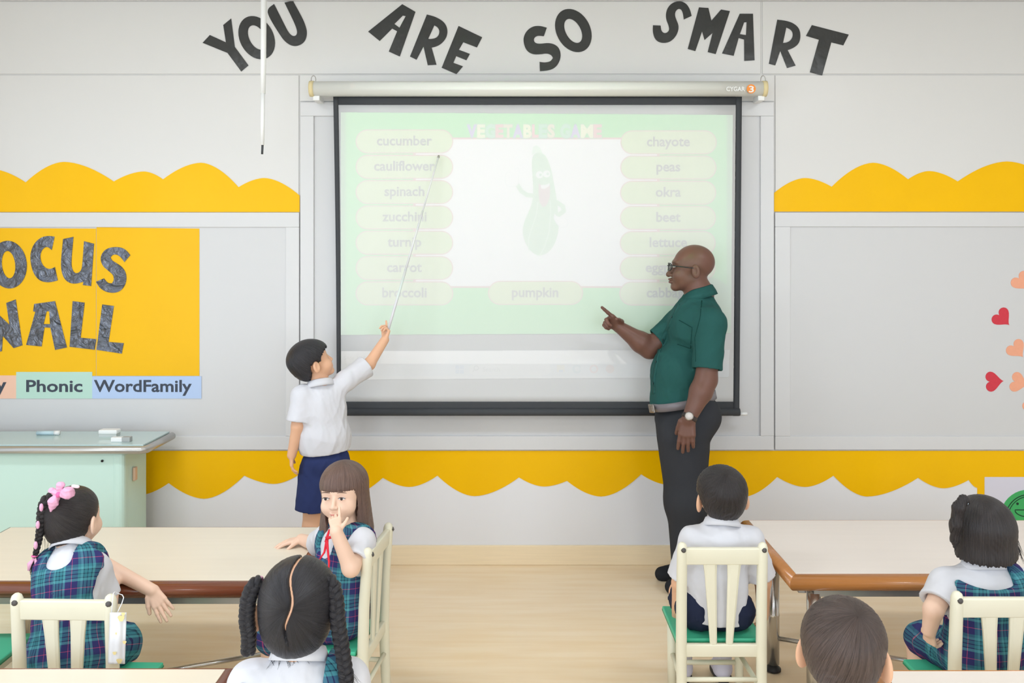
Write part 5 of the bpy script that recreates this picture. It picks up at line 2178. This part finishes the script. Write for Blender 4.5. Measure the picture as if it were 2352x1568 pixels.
for i in range(26):
    u = rs.uniform(-.05, .05)
    a = BG['O'] + BG['R'] @ np.array((u, -.075 + abs(u) * .4, -.062 + rs.uniform(-.01, .01)))
    st.append([a, a + np.array((rs.uniform(-.01, .01), -.004, -.02)), a + np.array((rs.uniform(-.02, .02), -.008, -.045))])
tuft('loose_hair', st, H_BLACK, BG['root'], BG['base'], .0006)

# plaited ponytail with a bow
hair_mesh('hair', PG['O'], PG['R'], PG['sc'], H_BLACK2, PG['root'], PG['base'], b_tied(False), .0026, 'crown', (-.03, -.1, .075), .0011, 60)
path = [P(118, 1142, 2.77), P(103, 1150, 2.75), P(96, 1180, 2.74), P(93, 1215, 2.735), P(86, 1255, 2.73), P(80, 1280, 2.73)]
braid('ponytail_plait', path, .0165, .007, 5, H_BLACK2, PG['root'], PG['base'], 70)
p0 = P(80, 1276, 2.73) - PG['base']
pts = [p0 + np.array((.0075 * math.cos(a), .0075 * math.sin(a), 0)) for a in np.linspace(0, 2 * math.pi, 16)]
data_obj('hair_tie', tube_data(pts, .003, 8, False), M_HPINK, PG['root'])
st = []
for i in range(40):
    a = P(80, 1280, 2.73)
    e = P(74 + rs.uniform(-7, 6), 1322 + rs.uniform(-14, 10), 2.73 + rs.uniform(-.01, .01))
    st.append([a, a * .5 + e * .5 + np.array((rs.uniform(-.008, .004), 0, .0)), e])
tuft('ponytail_end', st, H_BLACK2, PG['root'], PG['base'], .0012)
ribbon_strip('pink_ribbon', [PP - PG['base'] for PP in (P(78, 1282, 2.725), P(68, 1295, 2.72), P(66, 1310, 2.72))], [.006, .014, .006], M_PINK, PG['root'], (0, -1, 0))
ribbon_strip('pink_ribbon', [PP - PG['base'] for PP in (P(81, 1282, 2.725), P(84, 1296, 2.72), P(80, 1308, 2.72))], [.006, .010, .004], M_PINK, PG['root'], (0, -1, 0))
for (u, v) in ((87, 1205), (82, 1252), (95, 1165)):
    q = P(u, v, 2.718) - PG['base']
    s_ = Shape()
    s_.ell(q, (.006, .006, .013), None, 0)
    V, Fq = s_.mesh(.0018)
    mesh_from('pink_ribbon', V + PG['base'], Fq, M_PINK, PG['root'], PG['base'])
# bow: two loops, two tails and a knot
bc = P(132, 1136, 2.735) - PG['base']
s_ = Shape()
q = lambda px, py, dd=0: P(px, py, 2.735 + dd) - PG['base']
s_.cap(q(134, 1136), q(122, 1154, -.012), .009, .016, .006)
s_.cap(q(134, 1136), q(156, 1132, -.012), .008, .020, .006)
s_.cap(q(134, 1136), q(139, 1114, -.0), .007, .013, .005)
s_.cap(q(134, 1136), q(119, 1126, -.0), .007, .011, .005)
s_.cap(q(122, 1154, -.012), q(117, 1172, -.014), .013, .006, .006)
s_.fn(wrinkle(5, .004, 160))
V, Fq = s_.mesh(.0022)
mesh_from('bow', V + PG['base'], Fq, M_PINK, PG['root'], PG['base'])
s_ = Shape()
s_.ell(q(134, 1136, -.012), (.008, .008, .009), None, 0)
V, Fq = s_.mesh(.002)
mesh_from('bow_knot', V + PG['base'], Fq, M_HPINK, PG['root'], PG['base'])
s_ = Shape()
for k in range(4):
    s_.ell(q(168 + 3.5 * k, 1116 + .5 * k, -.02), (.006, .004, .005), None, .003)
V, Fq = s_.mesh(.0016)
mesh_from('hair_clip', V + PG['base'], Fq, mat('pearl_pink', (244, 214, 226), .3, .5), PG['root'], PG['base'])
st = []
for i in range(0):
    a = PG['O'] + PG['R'] @ np.array((.075, .0 + rs.uniform(-.03, .015), .015 + rs.uniform(-.02, .02)))
    st.append([a, a + np.array((rs.uniform(-.002, .012), rs.uniform(-.01, .01), -.035)), a + np.array((rs.uniform(-.01, .012), rs.uniform(-.015, .01), -.075 + rs.uniform(-.02, .02)))])
for i in range(14):
    a = PG['O'] + PG['R'] @ np.array((rs.uniform(-.06, -.01), -.08, -.04))
    st.append([a, a + np.array((rs.uniform(-.01, .01), -.006, -.03)), a + np.array((rs.uniform(-.025, .01), -.006, -.07))])
tuft('loose_hair', st, H_BLACK2, PG['root'], PG['base'], .0004)
PGL = lambda px, py, d: P(px, py, d) - PG['base']
ribbon_strip('red_ribbon', [PGL(240, 1296, 2.83), PGL(250, 1308, 2.83), PGL(248, 1322, 2.83)], [.012, .018, .008], M_REDR, PG['root'], (0, -1, 0), .004)

# bob


def b_bob(s):
    s.ell((0, -.014, .032), (.082, .097, .081), None, 0)
    s.cap((0, -.025, .01), (0, -.03, -.05), .082, .083, .02)
    s.cap((.055, -.02, -.02), (.078, -.01, -.05), .028, .018, .02)

    def f(X, Y, Z, v):
        face = np.maximum(np.abs(X) - .056, -(Y - .015))
        face = np.maximum(face, Z - .03)
        v = np.maximum(v, -face)
        ph = np.arctan2(X, Y)
        hem = -.062 + .02 * np.clip((X - .03) * 12, 0, 1) + .0025 * np.sin(ph * 70) + .002 * np.sin(ph * 31 + 1) + .03 * np.clip(Y + .02, 0, .1)
        return np.maximum(v, hem - Z)
    s.fn(f)


hair_mesh('hair', BB['O'], BB['R'], BB['sc'], H_BLACK2, BB['root'], BB['base'], b_bob, .0026, 'fall', amp=.0012, nclump=80)
lk = Shape()
pts = [P(2222, 1153, 2.665), P(2213, 1147, 2.655), P(2202, 1165, 2.65), P(2195, 1205, 2.655), P(2193, 1238, 2.665), P(2194, 1262, 2.68)]
lk.chain(pts, [.008, .013, .017, .017, .012, .003], .01)
lk.fn(lambda X, Y, Z, v: v - .0016 * np.sin(X * 900 + 2 * np.sin(Z * 30)))
V, Fq = lk.mesh(.0025)
V = relax(V, Fq, 1, .3)
mesh_from('top_ponytail', V, Fq, H_BLACK2, BB['root'], BB['base'], {'strand': V * np.array((420, 420, 12))})
p0 = P(2221, 1151, 2.648) - BB['base']
pts = [p0 + np.array((.006 * math.cos(a), .004 * math.cos(a), .0085 * math.sin(a))) for a in np.linspace(0, 2 * math.pi, 16)]
data_obj('hair_tie', tube_data(pts, .0026, 8, False), mat('pale_blue_band', (206, 224, 236), .5), BB['root'])
st = []
for i in range(40):
    a = BB['O'] + BB['R'] @ np.array((.085, rs.uniform(-.06, .02), -.02 + rs.uniform(-.02, .02)))
    st.append([a, a + np.array((.008, 0, -.022)), a + np.array((.012 + rs.uniform(0, .016), 0, -.045 - rs.uniform(0, .012)))])
tuft('loose_hair', st, H_BLACK2, BB['root'], BB['base'], .001)

# pointer stick
M_SILV = mat('silver_stick', (222, 222, 226), .35, .5)
pk = thing('pointer_stick', 'thin silver telescopic pointer held up against the screen', 'pointer', tuple(P(893, 752, 4.262)))
b0 = P(893, 752, 4.262)
a, b = P(889, 766, 4.258), P(1008, 357, 4.47)
for i, (f0, f1, r) in enumerate(((0, .35, .0068), (.345, .68, .0054), (.675, 1.0, .0042))):
    tube('segment', [a + (b - a) * f0 - b0, a + (b - a) * f1 - b0], r, M_SILV, pk, 10)
tube('tip', [b - (b - a) * .012 - b0, b - b0], [.0065, .005], M_STEEL, pk, 10)
# ------------------------------------------------------------------ teacher
base = np.array((P(1580, 0, 4.28)[0], 4.28, 0.0))
root = thing('person', 'man in dark green shirt, charcoal trousers and glasses pointing at the screen', 'person', tuple(base))
O = P(1588, 617, 4.26)
hR = rot_basis(84, 3, 0)
nb = P(1606, 676, 4.27)
hc = P(1577, 965, 4.27)
rt = nrm((.18, .98, 0))
up = nrm(nb - hc)
rt = nrm(rt - up * rt.dot(up))
fw = np.cross(up, rt)
TR = np.stack([rt, fw, up], 1)
tp = lambda x, y, z: hc + rt * x + fw * y + up * z
Lt = np.linalg.norm(nb - hc)
# joints: near (left) arm hangs, far (right) arm points
AL = [P(1632, 742, 4.10), P(1622, 872, 4.05), P(1582, 962, 4.01)]
AR = [P(1560, 745, 4.385), P(1492, 800, 4.375), P(1424, 752, 4.35)]
LL = [P(1568, 1000, 4.19), P(1576, 1150, 4.19), P(1578, 1315, 4.20)]
LR = [P(1574, 1000, 4.36), P(1578, 1150, 4.36), P(1580, 1300, 4.37)]
for J, z in ((LL, .075), (LR, .075)):
    J[2][2] = z
s = Shape()
s.ell(tp(0, 0, 0), (.15, .12, .12), TR, .04)
s.ell(tp(0, .03, Lt * .35), (.15, .13, .15), TR, .04)
s.ell(tp(0, .0, Lt * .72), (.165, .12, .15), TR, .04)
head_shape(s, O, hR, .985, True, nb, .056)
s.cap(tp(0, 0, Lt * .85), nb, .08, .062, .04)
for J in (AL, AR):
    s.cap(tp(0, 0, Lt * .86), J[0], .06, .058, .04)
    s.cap(J[0], J[1], .056, .05, .02)
    m_ = J[1] + (J[2] - J[1]) * .3
    s.cap(J[1], m_, .050, .0515, .02)
    s.cap(m_, J[2], .0515, .031, .02)
hand_shape(s, AL[2], nrm(P(1571, 1045, 4.0) - AL[2]), (.4, 1, .1), (-1, .2, 0), sc=1.5, curls=(.16, .18, .2, .24), r=.0066, thumb=(.35, .5))
hd = nrm(P(1360, 696, 4.38) - P(1398, 728, 4.39))
hand_shape(s, AR[2], nrm(P(1393, 730, 4.335) - AR[2]), (.15, -.75, -.7), (.1, -.7, .7), sc=1.42, curls=(-.02, 1.05, 1.1, 1.1), r=.0066, thumb=(.55, .9))
for J, tx, ty in ((LL, 1528, 1358), (LR, 1505, 1331)):
    s.chain(J, [.085, .06, .036], .03)
    t_ = P(tx, ty, J[2][1])
    t_[2] = .035
    s.cap(J[2] + np.array((0, 0, -.01)), t_ + np.array((.05, 0, 0)), .034, .022, .02)
fine = [(O - .125, O + .125, .0024)]
for J, e in ((AL, (1571, 1010, 4.0)), (AR, (1393, 730, 4.34))):
    c_ = P(*e)
    fine.append((c_ - .12, c_ + .12, .0026))
V, Fq = multi_mesh(s, .0065, fine)
mesh_from('body', V, Fq, M_SKIND, root, base)

# shirt
sh = Shape()
sh.ell(tp(0, .035, Lt * .14), (.165, .155, .12), TR, .05)
sh.ell(tp(0, .042, Lt * .36), (.168, .158, .17), TR, .05)
sh.ell(tp(0, .004, Lt * .74), (.178, .135, .16), TR, .05)
sh.cap(tp(0, -.01, Lt * .86), nb - up * .02, .1, .074, .04)
for J in (AL, AR):
    sh.cap(tp(0, 0, Lt * .8), J[0], .085, .07, .05)
sh.fn(wrinkle(31, .007, 22, (1, 1, .5)))
sh.fn(wrinkle(32, .0025, 60, (1, 1, .7)))
bw = P(1503, 932, 4.27)
be = P(1640, 905, 4.27)
bu = nrm(np.cross(rt, nrm(bw - be)))
if bu[2] < 0:
    bu = -bu
bcn = (bw + be) / 2


def bcut(X, Y, Z, v):
    a = -((X - bcn[0]) * bu[0] + (Y - bcn[1]) * bu[1] + (Z - bcn[2]) * bu[2])
    near = (np.abs((X - bcn[0]) * rt[0] + (Y - bcn[1]) * rt[1]) < .185)
    return np.where(near, np.maximum(v, a), v)


sh.fn(bcut)
for J, se in ((AL, .82), (AR, .7)):
    dv = nrm(J[1] - J[0])
    en = J[0] + (J[1] - J[0]) * se
    sl = Shape()
    sl.cap(J[0], en + dv * .04, .074, .069, .02)
    sl.fn(wrinkle(33, .004, 40))
    sl.cut(en, dv)
    sl.cap(en - dv * .04, en + dv * .05, .058, .062, .006, True)
    sh.add(sl, .03)
sh.cap(nb - up * .005, nb + up * .08 + fw * .01, .06, .066, .006, True)
V, Fq = sh.mesh(.005)
V = relax(V, Fq, 1, .4)
# the sleeve of the near arm hangs beside the trousers: trim only the trunk, not the sleeve
mesh_from('shirt', V, Fq, M_GREENS, root, base)
NR = np.stack([rt, nrm(fw - up * .35), nrm(up + fw * .35)], 1)
collar(root, base, nb - up * .012 + fw * .002, NR, .068, .068, .042, M_GREENS, .016, .22)
# placket, buttons and chest pocket, laid on the cloth
from mathutils.bvhtree import BVHTree
BV = BVHTree.FromPolygons([tuple(v) for v in V], [tuple(int(i) for i in q) for q in Fq])


def on_cloth(px, py, lift=.0015):
    d = nrm(P(px, py, 1.0) - np.array((0, 0, CH)))
    h_, n_, i_, t_ = BV.ray_cast(Vector((0, 0, CH)), Vector(d))
    return None if h_ is None else (np.array(h_) + np.array(n_) * lift, np.array(n_))


def cloth_strip(name, pix, w, m, lift=.0015):
    hs = [q for q in (on_cloth(x, y, lift) for x, y in pix) if q]
    V_, F_ = [], []
    for i, (p_, n_) in enumerate(hs):
        t_ = nrm(hs[min(i + 1, len(hs) - 1)][0] - hs[max(0, i - 1)][0])
        s_ = nrm(np.cross(t_, n_))
        for u in (-.5, .5):
            V_.append(p_ + s_ * u * w - base)
    for i in range(len(hs) - 1):
        F_.append((2 * i, 2 * i + 1, 2 * i + 3, 2 * i + 2))
    o = data_obj(name, (V_, F_), m, root, True)
    md = o.modifiers.new('t', 'SOLIDIFY')
    md.thickness = .0025
    return o


def poly_pix(pts, n=8):
    out = []
    for (a, b) in zip(pts[:-1], pts[1:]):
        out += [(a[0] + (b[0] - a[0]) * i / n, a[1] + (b[1] - a[1]) * i / n) for i in range(n)]
    return out + [pts[-1]]


PLK = poly_pix([(1558, 700), (1540, 738), (1522, 780), (1510, 820), (1502, 865), (1502, 905)])
cloth_strip('placket', PLK, .026, M_GREENS)
for k in (6, 16, 26, 35):
    q = on_cloth(*PLK[k], .003)
    if q:
        data_obj('button', tube_data([q[0] - base, q[0] + q[1] * .0025 - base], .0048, 10), mat('dark_button', (26, 60, 56), .4, .4), root)
M_SEAM = mat('green_seam', (26, 66, 62), .85, .1)
cloth_strip('pocket_seam', poly_pix([(1560, 735), (1590, 752), (1586, 800), (1556, 790)]), .004, M_SEAM, .0008)
cloth_strip('shoulder_seam', poly_pix([(1612, 690), (1608, 730), (1596, 775), (1598, 830)]), .004, M_SEAM, .0008)

# belt
V, Fc = [], []
n = 48
for i in range(n):
    a = 2 * math.pi * i / n
    for (o_, z) in ((0, -.02), (.004, -.02), (.004, .018), (0, .018)):
        q = bcn + rt * (.158 + o_) * math.sin(a) + nrm(bw - be) * (.156 + o_) * math.cos(a) + bu * z
        V.append(q - base)
for i in range(n):
    j = (i + 1) % n
    for k in range(4):
        Fc.append((i * 4 + k, j * 4 + k, j * 4 + (k + 1) % 4, i * 4 + (k + 1) % 4))
data_obj('belt', (V, Fc), mat('grey_leather_belt', (120, 114, 118), .35, .5), root)
bk = bcn + nrm(bw - be) * .145 - rt * .062
fx = nrm(nrm(bw - be) * .9 - rt * .42)
sx_ = nrm(np.cross(bu, fx))
bm = bmesh.new()
add_box(bm, -.024, .024, -.005, .005, -.021, .021, .004)
add_box(bm, -.016, .016, -.007, .007, -.013, .013, .002)
Mx = Matrix((tuple(sx_), tuple(fx), tuple(bu))).transposed().to_4x4()
bm.transform(Matrix.Translation(Vector(bk + fx * .018 - base)) @ Mx)
bm_obj('buckle', bm, mat('buckle_metal', (150, 142, 134), .3, .5, .8), root)

# trousers
p = Shape()
p.ell(bcn - bu * .085, (.166, .158, .13), np.stack([rt, nrm(bw - be), bu], 1), .03)
for J, ank in ((LL, 1), (LR, 1)):
    p.cap(J[0] + np.array((0, 0, -.01)), J[1], .124, .096, .05)
    p.cap(J[1], J[2] + np.array((.0, 0, .0)), .096, .07, .05)
p.fn(wrinkle(41, .004, 18, (1, 1, .15)))
p.fn(lambda X, Y, Z, v: np.maximum(v, .055 - Z))
p.fn(lambda X, Y, Z, v: np.maximum(v, (X - bcn[0]) * bu[0] + (Y - bcn[1]) * bu[1] + (Z - bcn[2]) * bu[2] - .012))
V, Fq = p.mesh(.0065)
mesh_from('trousers', relax(V, Fq, 1), Fq, M_TROUS, root, base)
for J, tx, ty in ((LL, 1530, 1360), (LR, 1507, 1332)):
    k = Shape()
    t_ = P(tx, ty, J[2][1])
    t_[2] = .03
    a = J[2].copy()
    a[2] = .05
    k.cap(a + np.array((.02, 0, 0)), t_ + np.array((.03, 0, 0)), .052, .036, .02)
    k.cap(a + np.array((.0, 0, .05)), a, .045, .05, .02)
    k.fn(lambda X, Y, Z, v: np.maximum(v, .002 - Z))
    V, Fq = k.mesh(.005)
    mesh_from('sock', V, Fq, mat('black_sock', (46, 47, 50), .85, .1), root, base)

# watch on the near wrist
wd = nrm(AL[2] - AL[1])
wc = AL[2] - wd * .008
w1 = nrm(np.cross(wd, Yv))
w2 = np.cross(wd, w1)
V, Fc = [], []
for i in range(32):
    a = 2 * math.pi * i / 32
    for (r, z) in ((.032, -.01), (.036, -.01), (.036, .01), (.032, .01)):
        V.append(wc + (w1 * math.cos(a) + w2 * math.sin(a)) * r + wd * z - base)
for i in range(32):
    j = (i + 1) % 32
    for k in range(4):
        Fc.append((i * 4 + k, j * 4 + k, j * 4 + (k + 1) % 4, i * 4 + (k + 1) % 4))
st_ = data_obj('watch_strap', (V, Fc), mat('dark_strap', (62, 54, 52), .5, .3), root)
fd = nrm(-Yv * .9 - X * .35)
fd = nrm(fd - wd * fd.dot(wd))
data_obj('watch_case', tube_data([wc + fd * .033 - base, wc + fd * .043 - base], [.0205, .0195], 24), mat('watch_metal', (190, 186, 182), .25, .5, .9), root)
data_obj('watch_dial', tube_data([wc + fd * .0425 - base, wc + fd * .0438 - base], .0165, 24), mat('watch_dial', (214, 206, 200), .3, .4), root)

# glasses
HTt = lambda x, y, z: O + hR @ (np.array((x, y, z)) * .985) - base
M_SPEC = mat('black_frame', (28, 30, 32), .35, .5)
gl = bpy.data.objects.new('glasses', None)
fr_parts = []
for q in (-1, 1):
    pts = [HTt(q * .034 + .026 * math.cos(a), .112 - .012 * abs(math.cos(a)) * (1 if math.cos(a) * q > 0 else 0), .004 + .018 * math.sin(a)) for a in np.linspace(0, 2 * math.pi, 28)]
    fr_parts.append(tube_data(pts, .0026, 8, False))
    fr_parts.append(tube_data([HTt(q * .060, .104, .010), HTt(q * .076, .09, .010), HTt(q * .0815, .03, .006), HTt(q * .0825, -.008, .004), HTt(q * .081, -.026, -.012)], [.003, .003, .0026, .0026, .002], 8))
fr_parts.append(tube_data([HTt(-.01, .113, .008), HTt(0, .117, .01), HTt(.01, .113, .008)], .0024, 8))
bpy.data.objects.remove(gl)
gf = data_obj('glasses_frame', join_data(fr_parts), M_SPEC, root)
M_LENS = bpy.data.materials.new('lens_glass')
M_LENS.use_nodes = True
nt = M_LENS.node_tree
nt.nodes.clear()
o_ = nt.nodes.new('ShaderNodeOutputMaterial')
mxs = nt.nodes.new('ShaderNodeMixShader')
tb = nt.nodes.new('ShaderNodeBsdfTransparent')
gb = nt.nodes.new('ShaderNodeBsdfGlossy')
gb.inputs['Roughness'].default_value = .05
mxs.inputs[0].default_value = .12
nt.links.new(tb.outputs[0], mxs.inputs[1])
nt.links.new(gb.outputs[0], mxs.inputs[2])
nt.links.new(mxs.outputs[0], o_.inputs[0])
for q in (-1, 1):
    V = [HTt(q * .034 + .0255 * math.cos(a), .1115 - .011 * abs(math.cos(a)) * (1 if math.cos(a) * q > 0 else 0), .004 + .0175 * math.sin(a)) for a in np.linspace(0, 2 * math.pi, 28)[:-1]]
    data_obj('lens', (V, [tuple(range(len(V)))]), M_LENS, gf)
eyes(O, hR, .985, root, base, True)
lipm = mat('dark_lip', (120, 78, 72), .45, .3)
for (zz, yy_, rr) in ((-.058, .106, .0055), (-.071, .1025, .0065)):
    lp = [HTt(u * .022, yy_ - .009 * u * u, zz - .001 * u * u) for u in np.linspace(-1, 1, 9)]
    data_obj('lip', tube_data(lp, [rr * f for f in (.25, .6, .85, 1, 1, 1, .85, .6, .25)], 8), lipm, root)
